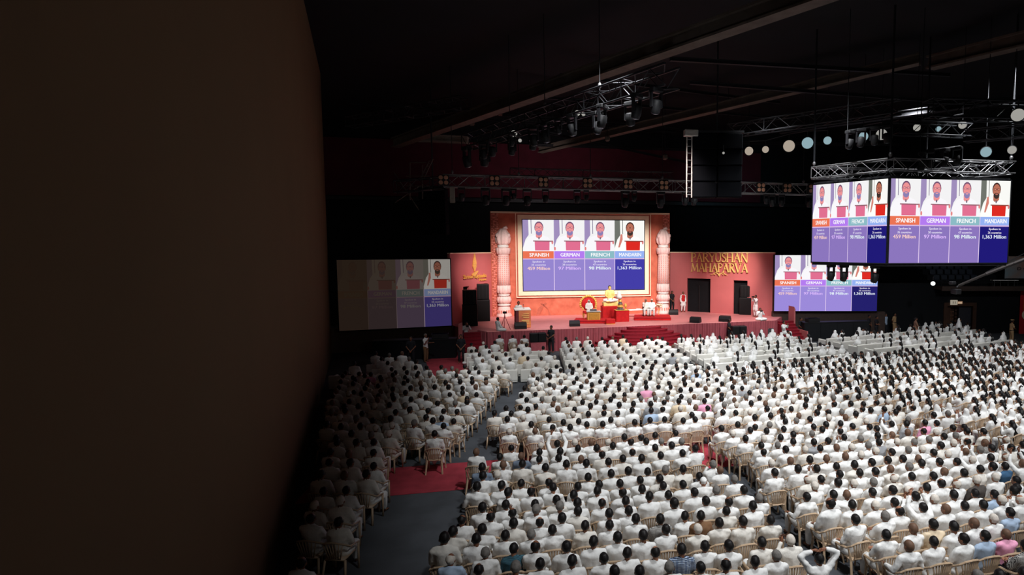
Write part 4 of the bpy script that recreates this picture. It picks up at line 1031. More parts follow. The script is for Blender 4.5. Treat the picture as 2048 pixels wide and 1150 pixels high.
# floor level people before the stage
def fl_p(u, v): return onz(u, v, 0)
GUN = mat('gun_black', (26, 26, 28), .4, .3)
p = fl_p(1103, 705); q = person('guard in black holding a rifle before the stage skirt', J_stand('rifle', turn=-.3), (p.x, p.y, 0), PI - .6, top='K', bot='K', half=True, scale=1.04)
g = thing('rifle', 'black rifle carried by the guard before the stage skirt', 'rifle', q.location, q.rotation_euler.z)
m = MB(); m.box((.02, .27, 1.02), (.07, .05, .5), Matrix.Rotation(.9, 3, 'Y')); m.build('stock', GUN, g); m = MB(); m.tube([(-.15, .28, 1.14), (-.46, .28, .72)][::-1], .015, 6); m.build('barrel', GUN, g)
p = fl_p(1458, 686); person('guard in black standing by the pink box at right stage front', J_stand('clasp', turn=.4), (p.x, p.y, 0), PI + 1.0, top='K', bot='K', half=True, scale=1.02)
p = fl_p(923, 726); person('guard in dark blue with clasped hands by the left side stairs', J_stand('clasp'), (p.x, p.y, 0), PI, top='K', bot='K', half=True)
p = fl_p(823, 731); person('man in dark clothes standing before the left black counter', J_stand('clasp'), (p.x, p.y, 0), PI, top='K', bot='K', half=True)
p = fl_p(852, 724); person('grey-haired man in white shirt gesturing before the left counter', J_stand('talk', turn=-.5), (p.x, p.y, 0), PI + 1.2, top='W', bot='N', hair=('full', HG), half=True)
p = fl_p(1601, 681); person('guard in black at the left end of the right counter', J_stand('clasp'), (p.x, p.y, 0), PI + .5, top='K', bot='K', half=True)
p = fl_p(1737, 674); person('guard in black nearest the right end of the counter', J_stand('clasp'), (p.x, p.y, 0), PI + .6, top='K', bot='K', half=True)
p = fl_p(1752, 677); person('guard in black just left of the man in pale blue shirt', J_stand('belly'), (p.x, p.y, 0), PI + .6, top='K', bot='K', half=True)
p = fl_p(1770, 670); person('man in pale blue shirt and dark trousers by the right counter', J_stand('back'), (p.x, p.y, 0), PI + .3, top='L', bot='K')
p = fl_p(1788, 669); q = person('policeman in khaki uniform standing right of the pale blue shirt', J_stand('back'), (p.x, p.y, 0), PI + .5, top='Y', bot='Y', half=True)
def belt_cap(q, d, cap=True):
    if cap:
        m = MB(); m.lathe([(.09, 0), (.095, .03), (.115, .05), (.10, .075), (.02, .08)], n=14); m.box((0, .10, .01), (.12, .07, .012)); o = m.build('peaked_cap', CLO['Y'], q); o.matrix_local = head_matrix(d) @ Matrix.Translation((0, 0, .07))
    m = MB(); A = d['pel']; m.lathe([(.185, -.0), (.19, .01), (.19, .05), (.185, .06)], n=16); o = m.build('belt', BLACK, q); o.location = (0, 0, A.z + .02); o.scale = (1, .76, 1)
belt_cap(q, J_stand('back'), False)
p = fl_p(2022, 687); d = J_stand('belly', turn=.2); q = person('policeman in khaki and peaked cap near the red hanging banner', d, (p.x, p.y, 0), PI + 1.2, top='Y', bot='Y', half=True); belt_cap(q, d)
def skirted(label, u, v, d, topm, rz, **kw):
    p = fl_p(u, v); q = person(label, d, (p.x, p.y, 0), rz, top=topm, bot=topm, **kw)
    m = MB(); m.lathe([(.30, .03), (.29, .2), (.22, .6), (.18, .95), (.17, 1.1)], n=18, flute=.05, nf=9); m.build('skirt', CLO[topm], q, True); return q
skirted('woman in brown sari standing before the dark right wall', 1830, 681, J_stand('belly'), 'R', PI + 1.2, hair=('knot', HK))
skirted('woman in white sari standing in front of the exit door', 1917, 683, J_stand('belly'), 'W', PI + .9, hair=('knot', HK), veil=True)
# stair sitters
d = J_sit('chin'); p = onz(934, 668, 1.2); t0 = (p.x, p.y - .3, .75)
q = person('photographer in white sitting on the left side stairs', J_sit('clap'), t0, PI + .3, kurta=.3, seated=True, r=1.2); held_cam(q, 1.06, .34)
p = onz(1568, 668, .9); person('man in white sitting on the upper right side stairs', J_sit('clap'), (p.x, p.y, .52), PI + .6, kurta=.5, seated=True, r=1.25)
p = onz(1577, 690, .4); person('man in white sitting lower down by the right side stairs', J_sit('lap'), (p.x, p.y, .1), PI + .8, kurta=.5, seated=True, r=1.25)
p = fl_p(936, 730); person('person in white sitting on the red carpet behind the left guard', J_cross('lap'), (p.x + .2, p.y, 0), .5, kurta=.3, seated=True, r=1.2)
p = fl_p(1594, 690); 
# mixing desk at the left, three operators on plastic chairs
p = fl_p(1030, 697); t = thing('mixing_table', 'dark table with mixing desk before the left stage skirt', 'table', (p.x - .3, p.y + .4, 0), .08)
m = MB(); m.bbox(-1.8, 1.5, -.35, .35, .70, .74); m.build('tabletop', WOODD, t)
for x in (-1.7, 1.4):
    for y in (-.3, .3): m = MB(); m.bbox(x - .03, x + .03, y - .03, y + .03, 0, .7); m.build('leg', DSTEEL, t)
t = thing('mixing_desk', 'black mixing console on the table before the left stage skirt', 'mixing desk', (p.x + .6, p.y + .45, .74), .08)
m = MB(); m.box((0, 0, .1), (1.0, .5, .12), Matrix.Rotation(.2, 3, 'X')); m.build('console', MONIT, t)
m = MB()
for i in range(10): m.box((-.42 + i * .09, -.05, .17), (.03, .03, .03))
m.build('faders', STEEL, t)
t = thing('laptop', 'open laptop with pale screen at the left end of the mixing table', 'laptop', (p.x - 1.7, p.y + .35, .74), -.3)
m = MB(); m.bbox(-.17, .17, -.12, .12, 0, .02); m.build('keyboard', MONIT, t); m = MB(); m.box((0, .13, .12), (.34, .02, .22)); m.build('lid', MONIT, t); m = MB(); m.box((0, .115, .12), (.30, .01, .18)); m.build('display', emis('laptop_glow', (190, 200, 214)), t)
OPS = [(1000, 'left'), (1026, 'middle'), (1049, 'right')]
for u, wd in OPS:
    p = fl_p(u, 708); c = make_chair(CHM, 'beige plastic armchair under the %s operator at the mixing table' % wd); c.location = (p.x, p.y - .25, 0); c.rotation_euler = (0, 0, .05)
    person('man in white seen from behind, %s operator at the mixing table' % wd, J_sit('lap', lean=-.05, tilt=-.3 if wd == 'middle' else 0), (p.x, p.y - .25, 0), .05, kurta=.3, seated=True)
def boxscreen(u, v, rz, label, boxlab):
    p = fl_p(u, v); t = thing('pink_box', boxlab, 'box', (p.x, p.y, 0), rz)
    m = MB(); m.rbox((0, 0, .38), (1.0, .6, .76), .02); m.build('body', mat('box_pink', (190, 96, 104), .7), t); m = MB(); m.bbox(-.5, .5, -.31, .31, .72, .76); m.build('lid_edge', SKIRT, t)
    t = thing('monitor_speaker', label, 'loudspeaker', (p.x, p.y, .77), rz)
    m = MB(); m.rbox((-.27, 0, .29), (.52, .5, .58), .02); m.rbox((.27, 0, .29), (.52, .5, .58), .02); m.build('cabinet', BLACK, t)
    m = MB(); m.bbox(-.50, -.04, -.27, -.25, .05, .53); m.bbox(.04, .50, -.27, -.25, .05, .53); m.build('grille', GRILLE, t)
boxscreen(1076, 706, .1, 'pair of black monitor cabinets on the left pink box', 'pink covered box before the stage right of the mixing table')
boxscreen(1477, 689, -.05, 'pair of black cabinets on the right pink box', 'pink covered box before the stage beside the right guard')
p = fl_p(1536, 692); t = thing('office_chair', 'black office chair with shiny back at the right stage front', 'chair', (p.x, p.y, 0), .3)
SH = mat('shiny_black', (70, 70, 72), .15, .3)
m = MB(); m.rbox((0, 0, .50), (.52, .5, .1), .04); m.build('seat', SH, t); m = MB(); m.rbox((0, -.26, .98), (.52, .1, .66), .05); m.build('backrest', SH, t)
for s in (-1, 1): m = MB(); m.tube([(s * .28, -.2, .62), (s * .33, 0, .72), (s * .3, .2, .7), (s * .26, .16, .5)], .02, 6); m.build('armrest', SH, t)
m = MB(); m.tube([(0, 0, .1), (0, 0, .46)], .03, 6)
for k in range(5): m.tube([(0, 0, .1), (.28 * math.cos(k * 1.257), .28 * math.sin(k * 1.257), .04)], .02, 5)
m.build('base', DSTEEL, t)
# ---------------------------------------------------------------- seated audience: where each head is
HEADS = {
 (860, 840): """40,15,k 183,85,k 320,25,k 62,195,k 1045,-5,k 1070,160,w 1370,65,k 1422,152,s 1660,110,k 1895,105,k 1805,40,k 1610,0,k 2010,25,k
 628,435,s 948,505,k 1100,385,b 990,610,s 705,645,k,S 1235,490,s,S 1250,600,k 715,760,k 1500,350,w 1480,440,k 1480,540,k 1720,325,k,,up 1760,430,k 1740,520,k
 1960,310,w 2000,390,k 1845,605,k 1560,650,k 910,745,w 635,905,k,W,wide 970,890,k 1235,865,k 1060,985,k 1370,970,b 1610,850,b 1665,920,k 2000,905,k 1945,1020,k""",
 (1160, 840): """92,70,k 307,65,k 515,55,w 740,40,k 945,10,k 1145,0,k 1395,15,k 415,5,k 1555,0,k 1910,120,k 145,305,s 375,300,w 225,385,k,,chin 445,355,k 600,240,k
 687,300,b 825,240,b 1017,215,k 893,295,k 1290,185,k 1100,295,g 1375,295,g 1238,350,k 1015,380,k,,chin 710,440,b 300,470,b 1090,485,k 1385,455,k 1560,390,k,,clap
 578,530,k 835,525,k 85,590,k 385,575,k 1800,605,g,,clap 1895,680,s 650,695,k 420,730,k 915,705,k 1155,680,g 1395,670,k 110,780,k 1615,770,k 1670,840,c 812,820,k
 1075,800,k 540,865,k 257,880,k 1125,895,k 1390,880,k 235,965,k 840,940,k 575,985,b 1845,955,g 1545,985,k 940,1040,k 1195,1020,k 15,530,s""",
 (1460, 840): """105,70,k 340,100,b 273,145,k 535,70,g 745,25,k,,up 495,155,k 40,190,w 210,260,k 455,260,w 725,130,k 895,140,w 895,15,g 1130,100,k 685,245,k 855,205,k
 1297,70,k 1245,135,k 1495,55,k 1110,190,g 1490,155,b 1655,95,k 1885,100,k 1840,20,w 1985,125,k 1080,0,k 1995,220,k 1765,258,g 1540,240,k,,clap 855,300,k
 1135,305,k,G 1323,290,k 645,345,g 420,350,k 750,405,k 455,440,b 1015,405,w 1220,390,k 1440,375,s 1645,375,w 1872,350,g 815,555,s 1080,545,k 1305,525,s 1560,495,s
 1775,475,w 1970,425,w 1915,580,k 560,590,w 918,665,k 1170,665,k,,clap 1440,635,k 1685,610,k 605,720,k 60,805,g 185,955,k 1045,810,w 1230,810,k 1480,740,k
 1755,720,k 1965,705,k 1145,900,w 1460,850,k 1675,865,w 1940,845,g 1925,985,k""",
 (1748, 840): """105,20,s 235,60,k,,up 440,55,k,G 690,42,k,P 845,50,k 1065,115,k 1215,105,k 1255,155,k 1480,165,k 245,205,s 455,172,s,V 670,155,b 840,170,w 945,228,k
 1105,215,g 65,305,k,G 315,300,w 545,305,g 745,270,g 900,350,k 1075,315,w 1260,295,b,,clap 1500,310,s,H 1435,405,g 1590,385,k 1785,270,w 1850,380,k,,clap 2010,340,k
 240,440,k 465,410,g 650,400,w 805,450,k 1000,465,w 1240,430,s 1580,515,k 1780,505,w 1985,480,k 2010,590,s,,up 185,550,k 388,530,k 600,525,s 645,590,k 885,575,k
 1120,570,k 1330,540,w,,up 1435,670,k 1605,635,k 1770,630,k,B 220,665,s 475,635,g 265,795,w 510,770,k 800,765,k 950,700,s 1215,720,k 910,860,b 1640,780,w
 1115,870,w,,chin 1390,820,w,D 1920,825,k 715,920,k 250,955,k 455,960,w 1890,960,k""",
 (860, 980): """435,415,b 315,565,k 195,655,k,V,big 280,945,w,L 750,855,g 625,670,k 660,1085,b 705,535,k,W,rest 710,240,k 820,365,b 1025,205,k,,chin 1115,315,b
 1130,455,k 1020,620,k 1135,800,k,T 1160,1050,g 1370,605,g 1420,200,k 1440,270,g 1485,440,b 1427,770,b 1490,1005,k 1655,545,k 1710,140,k 1757,225,g 1785,385,k
 1845,775,k 1925,965,k 1995,180,k 2000,290,k""",
 (1160, 980): """300,180,b 620,155,k 1270,185,k,W,big 1700,155,k 395,325,k 660,285,k 755,395,k 70,490,k 400,480,k 1085,400,k,H 1420,360,k 1635,355,k,N 1885,450,k
 1980,290,k 185,705,k 508,645,k 855,620,k 1160,540,k,,chin 1590,535,w 320,930,k 640,860,k 1020,850,b 1375,810,k,X 1210,1050,g 1690,765,k 465,1110,k 805,1110,k
 1630,1055,k 1975,1020,b 2010,760,k 2010,165,b""",
 (1460, 980): """310,220,k 175,430,k 550,410,k 395,115,g 1035,100,k,W,rest 1400,70,k 1580,65,s 1355,185,b,W,big 1655,205,k 1965,215,w 1695,405,k 430,715,k 815,685,w,,clap
 625,895,g 340,975,k 1205,935,k,W,crown""",
 (1748, 980): """275,175,k 560,90,k,,clap 660,240,k,,up 345,290,b 150,360,g 815,130,w 970,260,s 1225,220,k 1480,205,k 1365,50,k 1625,65,k,L 1725,145,w 1975,135,w,,clap
 1840,310,k,L 530,525,s 800,470,k,C 1080,500,k 1350,450,s 1615,395,w 165,615,k 470,760,s,W,rest 810,705,k 1210,665,k 1500,625,k,L 1785,600,s,P 2045,760,k,H 2025,1140,k
 1930,-20,k 1080,70,k 1700,1170,k 1400,1175,g""",
}
POSES = {'lap': [J_sit('lap', 0, 0), J_sit('lap', .03, .35), J_sit('lap', -.03, -.35, .15), J_sit('lap', 0, .1, .2)], 'fold': [J_sit('fold', .04, -.2), J_sit('fold', .02, .3)],
         'chin': [J_sit('chin', .0, .3)], 'clap': [J_sit('clap', -.04, 0, -.1)], 'up': [J_sit('up', 0, 0, -.2)], 'crown': [J_sit('crown', .03, 0, .1)], 'rest': [J_sit('rest', .08, .2)]}
for k in POSES:
    for i, d in enumerate(POSES[k]):
        d['body'] = body_mesh(d, SKIN, .018, .14); d['shirt'] = shirt_mesh(d, CLO['W'], True, .35, True, .022, .34, seed=i * 2 + len(k)); d['hm'] = head_matrix(d)
TR = trouser_mesh(POSES['lap'][0], CLO['W'], 1.15)
HM = {('k', 'full'): hair_mesh('full', HK), ('g', 'full'): hair_mesh('full', HG), ('w', 'full'): hair_mesh('full', HW), ('b', 'f'): hair_mesh('fringe', HK), ('s', 's'): hair_mesh('stubble', HS),
      ('c', 'c'): hair_mesh('cap', CLO['W']), ('w', 'f'): hair_mesh('fringe', HW)}
HAIRW = {'k': 'black-haired man', 'g': 'grey-haired man', 'w': 'white-haired man', 'b': 'balding man', 's': 'shaven-headed man', 'c': 'man in white cap'}
TOPW = {'W': 'white', 'V': 'off-white', 'C': 'cream', 'L': 'pale blue', 'B': 'dark blue', 'G': 'grey', 'D': 'charcoal', 'N': 'brown', 'P': 'pink', 'S': 'slate blue', 'T': 'teal plaid', 'X': 'blue plaid', 'H': 'fine checked'}
ORD = ['first', 'second', 'third', 'fourth', 'fifth', 'sixth', 'seventh', 'eighth', 'ninth', 'tenth', 'eleventh', 'twelfth', 'thirteenth', 'fourteenth', 'fifteenth', 'sixteenth', 'seventeenth', 'eighteenth', 'nineteenth', 'twentieth', 'twenty-first', 'twenty-second', 'twenty-third', 'twenty-fourth', 'twenty-fifth', 'twenty-sixth', 'twenty-seventh', 'twenty-eighth', 'twenty-ninth', 'thirtieth']
def facing(x, y):
    a = math.atan2(x - 5.2, 50 - y)
    return .62 * a
def leftb(y):    # inner edge of the left block
    P_ = ((6, -3.4), (14, -3.5), (17.6, -3.6), (18.6, -2.9), (20.5, -1.9), (22, -1.5), (24.2, -1.1), (26.6, -.5), (40, 1))
    for (a, b), (c, e) in zip(P_, P_[1:]):
        if a <= y <= c: return b + (e - b) * (y - a) / (c - a)
    return -3.4
rnd = random.Random(11)
seats = []
for (ox, oy), s in HEADS.items():
    for tok in s.split():
        q = tok.split(','); u = ox + float(q[0]) / 6.763; v = oy + float(q[1]) / 6.763; hk = q[2]
        top = q[3] if len(q) > 3 and q[3] else rnd.choice('WWWWWWV'); pz = q[4] if len(q) > 4 else ''
        sc = {'big': 1.1, 'wide': 1.06}.get(pz, rnd.uniform(.95, 1.03))
        if pz in ('big', 'wide', ''): pz = 'rest' if pz == 'wide' else rnd.choice(['lap'] * 6 + ['fold'] * 3)
        d = rnd.choice(POSES[pz]); hd = d['head']
        p = onz(u, v, hd.z * sc); rz = facing(p.x, p.y) + rnd.uniform(-.10, .10)
        off = Matrix.Rotation(rz, 3, 'Z') @ Vector((hd.x, hd.y, 0)) * sc
        seats.append(dict(x=p.x - off.x, y=p.y - off.y, rz=rz, sc=sc, d=d, hk=hk, top=top, pz=pz, u=u, v=v))
# block and row words
for s in seats:
    s['blk'] = 'left block' if s['x'] < leftb(s['y']) + .3 else ('centre block' if s['x'] < 5.9 and s['y'] < 16.9 else 'right block' if s['y'] < 16.9 else 'rear block')
    s['row'] = int((s['y'] - 8.0) / .86)
cnt = {}
for blk in {s['blk'] for s in seats}:
    rows = sorted({s['row'] for s in seats if s['blk'] == blk})
    for i, r in enumerate(rows):
        for k, s in enumerate(sorted((s for s in seats if s['blk'] == blk and s['row'] == r), key=lambda s: s['x'])):
            s['where'] = '%s, %s row up, %s from left' % (blk, ORD[i], ORD[k]); s['col'] = k
PW_ = {'lap': '', 'fold': '', 'chin': ', hand to chin', 'clap': ', hands raised clapping', 'up': ', both arms raised', 'crown': ', hands clasped on head', 'rest': ', arms on armrests'}
def tooclose(x, y, lst, r=.42): return any(abs(x - a) < r and abs(y - b) < r for a, b in lst)
ch0 = make_chair(CHM); chk = kids(ch0); first = True
def add_chair(x, y, rz, label, group):
    global first
    if first: ch0.location = (x, y, 0); ch0.rotation_euler = (0, 0, rz); ch0['label'] = label; ch0['group'] = group; first = False; return ch0
    return copy_tree(ch0, chk, (x, y, 0), rz, label, group)
def add_man(s):
    t = thing('person', '%s in %s%s, %s' % (HAIRW[s['hk']], TOPW[s['top']], PW_[s['pz']], s['where']), 'person', (s['x'], s['y'], 0), s['rz'], 'seated men in the nearer seating blocks'); t.scale = (s['sc'],) * 3
    d = s['d']
    def part(n, me, m=None, mw=None):
        o = bpy.data.objects.new(n, me); C.objects.link(o); o.parent = t
        if m: o.material_slots[0].link = 'OBJECT'; o.material_slots[0].material = m
        if mw is not None: o.matrix_local = mw
        return o
    part('body', d['body'], SKINL if rnd.random() < .25 else None); part('shirt', d['shirt'], CLO[s['top']]); part('trousers', TR, CLO['K'] if s['top'] in 'BDTXHL' else None)
    hk = s['hk']; key = {'k': ('k', 'full'), 'g': ('g', 'full'), 'w': ('w', 'full') if rnd.random() < .7 else ('w', 'f'), 'b': ('b', 'f'), 's': ('s', 's'), 'c': ('c', 'c')}[hk]
    part('hair', HM[key], None, d['hm'])
for s in seats:
    add_man(s)
    add_chair(s['x'], s['y'], s['rz'], 'beige plastic armchair, %s' % s['where'], 'beige plastic armchairs in the nearer seating blocks')
occ = [(s['x'], s['y']) for s in seats]

# ---------------------------------------------------------------- the far audience: procedural seats
men, women, chairs = [], [], []
def in_view(x, y, m=40):
    u, v, t = proj((x, y, 1.2)); return 560 < u < 2048 + m and v < 1200, u, v
def grid(ox, oy, th, nx0, nx1, ny0, ny1, test, px=.555, py=.80):
    c, s_ = math.cos(th), math.sin(th)
    for j in range(ny0, ny1):
        for i in range(nx0, nx1):
            lx_, ly = (i + (.3 if j % 2 else 0)) * px, j * py
            x = ox + lx_ * c - ly * s_ + rnd.uniform(-.07, .07); y = oy + lx_ * s_ + ly * c + rnd.uniform(-.09, .09)
            ok, u, v = in_view(x, y)
            if ok and test(x, y, u, v) and not tooclose(x, y, occ):
                occ.append((x, y)); yield x, y, u, v
# left block
for x, y, u, v in grid(-1, 9, -.13, -26, 8, 0, 26, lambda x, y, u, v: x < leftb(y) - .35 and x > -1.9 - (y - 2.5) * .2635 and (y < 28.2) and not (y > 16.0 and y < 18.3 and x > -3.6)):
    if rnd.random() < .94: men.append((x, y, facing(x, y) - .1, 0))
    chairs.append((x, y, facing(x, y) - .1))
# centre, behind the cross carpet
def wtest(x, y): return x > 15.2 - max(0, (y - 15.5)) * .60 + (0 if y < 26 else 0)        # women's side
for x, y, u, v in grid(-1.2, 17.4, 0.0, -2, 32, 0, 13, lambda x, y, u, v: x > leftb(y) + 1.1 + max(0, y - 19) * .02 and v < 836 and not wtest(x, y) and y < 27.4):
    men.append((x, y, facing(x, y), 0)); chairs.append((x, y, facing(x, y)))
# right block men not transcribed (behind)
for x, y, u, v in grid(6.4, 9, .12, 0, 26, 0, 12, lambda x, y, u, v: v < 838 and not wtest(x, y) and y > 9 and y < 18):
    men.append((x, y, facing(x, y), 0)); chairs.append((x, y, facing(x, y)))
for x, y, u, v in grid(9, 13, .30, -14, 50, -3, 30, lambda x, y, u, v: wtest(x - .5, y) and x < 34 and (v < 838 or (u > 1925 and v < 868)) and y < 26.6 + max(0, (x - 10)) * .12 and not (15.2 < x < 16.6 and 17.6 < y < 18.9), .56, .80):
    women.append((x, y, facing(x, y) + .08, 0, u, v)); chairs.append((x, y, facing(x, y) + .08))

# ---------------------------------------------------------------- sofas
SOF = mat('white_sofa', (230, 228, 220), .7, var=.05, scale=3)
def make_sofa(w_):
    t = thing('sofa', '', 'sofa')
    m = MB(); m.rbox((0, 0, .17), (w_, .86, .26), .03); m.build('base', SOF, t)
    n = max(2, int(w_ / .7))
    for k in range(n): m = MB(); m.rbox((-w_ / 2 + .12 + (k + .5) * (w_ - .24) / n, .06, .37), ((w_ - .24) / n - .01, .68, .16), .03); m.build('seat_cushion', SOF, t)
    m = MB(); m.rbox((0, -.37, .42), (w_, .16, .56), .03); m.build('backrest', SOF, t)
    for s in (-1, 1): m = MB(); m.rbox((s * (w_ / 2 - .07), .03, .36), (.14, .84, .46), .03); m.build('armrest', SOF, t)
    m = MB()
    for x in (-1, 1):
        for y in (-.35, .35): m.bbox(x * (w_ / 2 - .1) - .03, x * (w_ / 2 - .1) + .03, y - .03, y + .03, 0, .05)
    m.build('feet', MONIT, t); return t
SF = {2: make_sofa(2.15), 1: make_sofa(1.5)}; SK = {k: kids(v) for k, v in SF.items()}; used = set(); scount = {}
def sofa(x, y, rz, k, zone, fill, sex):
    ok, u, v = in_view(x, y, 20)
    if not ok or x - 1.2 < -2.4 - (y - 2.5) * .2635: return
    n = scount.get(zone, 0); scount[zone] = n + 1
    zi, row, col = zone[0], zone[1], n
    lab = 'white sofa, %s, %s row, %s from left' % (zi, ORD[row], ORD[n])
    if k not in used: t = SF[k]; t.location = (x, y, 0); t.rotation_euler = (0, 0, rz); t['label'] = lab; t['group'] = 'white sofas in the front seating'; used.add(k)
    else: copy_tree(SF[k], SK[k], (x, y, 0), rz, lab, 'white sofas in the front seating')
    R = Matrix.Rotation(rz, 3, 'Z'); w_ = 2.15 if k == 2 else 1.5
    for i in range(3 if k == 2 else 2):
        if rnd.random() < fill:
            p = Vector((x, y, 0)) + R @ Vector((-w_ / 2 + .38 + i * (w_ - .76) / (2 if k == 2 else 1), .04, 0))
            if sex == 'm': men.append((p.x, p.y, rz, 0))
            else: women.append((p.x, p.y, rz, 0, 0, 0))
def rowzone(zone, x0, x1, y, th, fill, sex, gap=2.3, r0=0):
    c, s_ = math.cos(th), math.sin(th); L = 0
    while L < (x1 - x0) / max(.3, c) - 1.0:
        sofa(x0 + (L + 1.1) * c, y + (L + 1.1) * s_, th, 2, (zone, r0), fill, sex); L += gap
for i in range(5): rowzone('centre-left group', -3.5 + .25 * i, 1.9, 34.6 - i * 1.28, -.03, .68, 'm', r0=i)
sofa(0.95, 28.0, .0, 1, ('centre-left group at the aisle', 5), .5, 'm')
for i in range(6): rowzone('middle group below round steps', 2.2, 8.8, 35.0 - i * 1.24, 0, .95, 'm', r0=i)
for i in range(3): rowzone('left group by black counter', -10.6 + .6 * i, -5.3 + .2 * i, 32.6 - i * 1.35, -.10, .7, 'm', r0=i)
for i in range(6): rowzone("women's group right of steps", 9.9 , 19.5, 35.3 - i * 1.32, .10, .85, 'f', r0=i)
for i in range(5): rowzone("women's group at far right", 20.4 + .3 * i, 33, 34.9 - i * 1.35, .22, .75, 'f', r0=i)

# nearest women become individuals
near = sorted([w_ for w_ in women if w_[5] > 795], key=lambda w_: -w_[5])[:48]
nearset = {(w_[0], w_[1]) for w_ in near}
women = [w_ for w_ in women if (w_[0], w_[1]) not in nearset]
WD_ = [J_sit('lap', 0, 0), J_sit('lap', .02, .3), J_sit('clap', 0, -.2)]
WV = []
for i, d in enumerate(WD_):
    WV.append(dict(d=d, body=body_mesh(d, SKINL, .018, .13), shirt=shirt_mesh(d, CLO['W'], True, .8, True, .024, .3, seed=i), veil=veil_mesh(d, CLO['W'], i), long=long_hair_mesh(d, HK, .42 + .05 * i), short=long_hair_mesh(d, HK, .16, .8)))
rows = {}
for w_ in near: rows.setdefault(int((w_[5] - 795) / 14), []).append(w_)
for i, r in enumerate(sorted(rows, reverse=True)):
    for k, (x, y, rz, _, u, v) in enumerate(sorted(rows[r])):
        q = rnd.choice(WV); vt = rnd.choice(('veil', 'long', 'long', 'veil', 'short'))
        wh = "women's area, %s row back, %s from left" % (ORD[i], ORD[k])
        add_chair(x, y, rz, 'beige plastic armchair, ' + wh, 'beige plastic armchairs under the nearest women')
        chairs = [c for c in chairs if not (c[0] == x and c[1] == y)]
        t = thing('person', 'woman in white %s, %s' % ({'veil': 'veil', 'long': 'with long hair', 'short': 'with tied hair'}[vt], wh), 'person', (x, y, 0), rz, "seated women in the nearest rows")
        t.scale = (.95,) * 3
        for n, me in (('body', q['body']), ('shirt', q['shirt']), ('trousers', TR), ('veil' if vt == 'veil' else 'hair', q[vt])):
            o = bpy.data.objects.new(n, me); C.objects.link(o); o.parent = t

# ---------------------------------------------------------------- the rest of the crowd, joined
def template(parts, ratio):
    """join (mesh, matrix) parts, decimate; returns verts, tris, material slot and the material list"""
    b = bmesh.new(); mats_ = []
    for me, M in parts:
        s0 = len(b.faces); t = me.copy()
        if M is not None: t.transform(M)
        b.from_mesh(t); b.faces.ensure_lookup_table()
        loc_ = []
        for m in me.materials:
            if m not in mats_: mats_.append(m)
            loc_.append(mats_.index(m))
        for f in b.faces[s0:]: f.material_index = loc_[min(f.material_index, len(loc_) - 1)]
        bpy.data.meshes.remove(t)
    me = bpy.data.meshes.new('t'); b.to_mesh(me); b.free()
    for m in mats_: me.materials.append(m)
    out = evaluated(me, [('DECIMATE', dict(ratio=ratio)), ('TRIANGULATE', {})])
    vs = np.empty(len(out.vertices) * 3, np.float32); out.vertices.foreach_get('co', vs)
    ts = np.empty(len(out.polygons) * 3, np.int32); out.polygons.foreach_get('vertices', ts)
    mi = np.empty(len(out.polygons), np.int32); out.polygons.foreach_get('material_index', mi)
    return vs.reshape(-1, 3), ts.reshape(-1, 3), mi, mats_
def join_crowd(name, label, cat, items):
    """items: (template, x, y, z, rz, scale)"""
    mats_ = []; VV, TT, MM = [], [], []; off = 0
    for tp, x, y, z, rz, sc in items:
        vs, ts, mi, ml = tp
        mp = []
        for m in ml:
            if m not in mats_: mats_.append(m)
            mp.append(mats_.index(m))
        c, s_ = math.cos(rz), math.sin(rz)
        R = np.array([[c, s_, 0], [-s_, c, 0], [0, 0, 1]], np.float32)
        VV.append(vs * sc @ R + np.array([x, y, z], np.float32)); TT.append(ts + off); MM.append(np.array(mp, np.int32)[mi]); off += len(vs)
    Vv = np.concatenate(VV); T = np.concatenate(TT); M_ = np.concatenate(MM)
    me = bpy.data.meshes.new(name); me.vertices.add(len(Vv)); me.vertices.foreach_set('co', Vv.ravel())
    me.loops.add(len(T) * 3); me.loops.foreach_set('vertex_index', T.ravel().astype(np.int32))
    me.polygons.add(len(T)); me.polygons.foreach_set('loop_start', np.arange(0, len(T) * 3, 3, dtype=np.int32))
    for m in mats_: me.materials.append(m)
    me.polygons.foreach_set('material_index', M_); me.polygons.foreach_set('use_smooth', np.ones(len(T), bool))
    me.update(calc_edges=True)
    o = bpy.data.objects.new(name, me); C.objects.link(o)
    print(name, len(items), 'tris', len(T))
    return tag(o, label, cat, kind='stuff')
def mtemp(d, hk, top, ratio=.17):
    sh = d['shirt'].copy(); sh.materials.clear(); sh.materials.append(CLO[top])
    return template([(d['body'], None), (sh, None), (TR, None), (HM[hk], d['hm'])], ratio)
PL_ = POSES['lap'] + POSES['fold']
MT = [mtemp(PL_[i % len(PL_)], hk, tp) for i, (hk, tp) in enumerate(((('k', 'full'), 'W'), (('k', 'full'), 'W'), (('k', 'full'), 'V'), (('g', 'full'), 'W'), (('s', 's'), 'W'), (('b', 'f'), 'W'), (('w', 'full'), 'V'), (('k', 'full'), 'W'), (('k', 'full'), 'V')))]
MTC = [mtemp(PL_[0], ('k', 'full'), c) for c in 'CLGP']
WT = []
for q in WV:
    for vt in ('veil', 'long', 'short', 'long'):
        WT.append(template([(q['body'], None), (q['shirt'], None), (TR, None), (q[vt], None)] + ([(HM[('k', 'full')], head_matrix(q['d']))] if vt == 'veil' else []), .17))
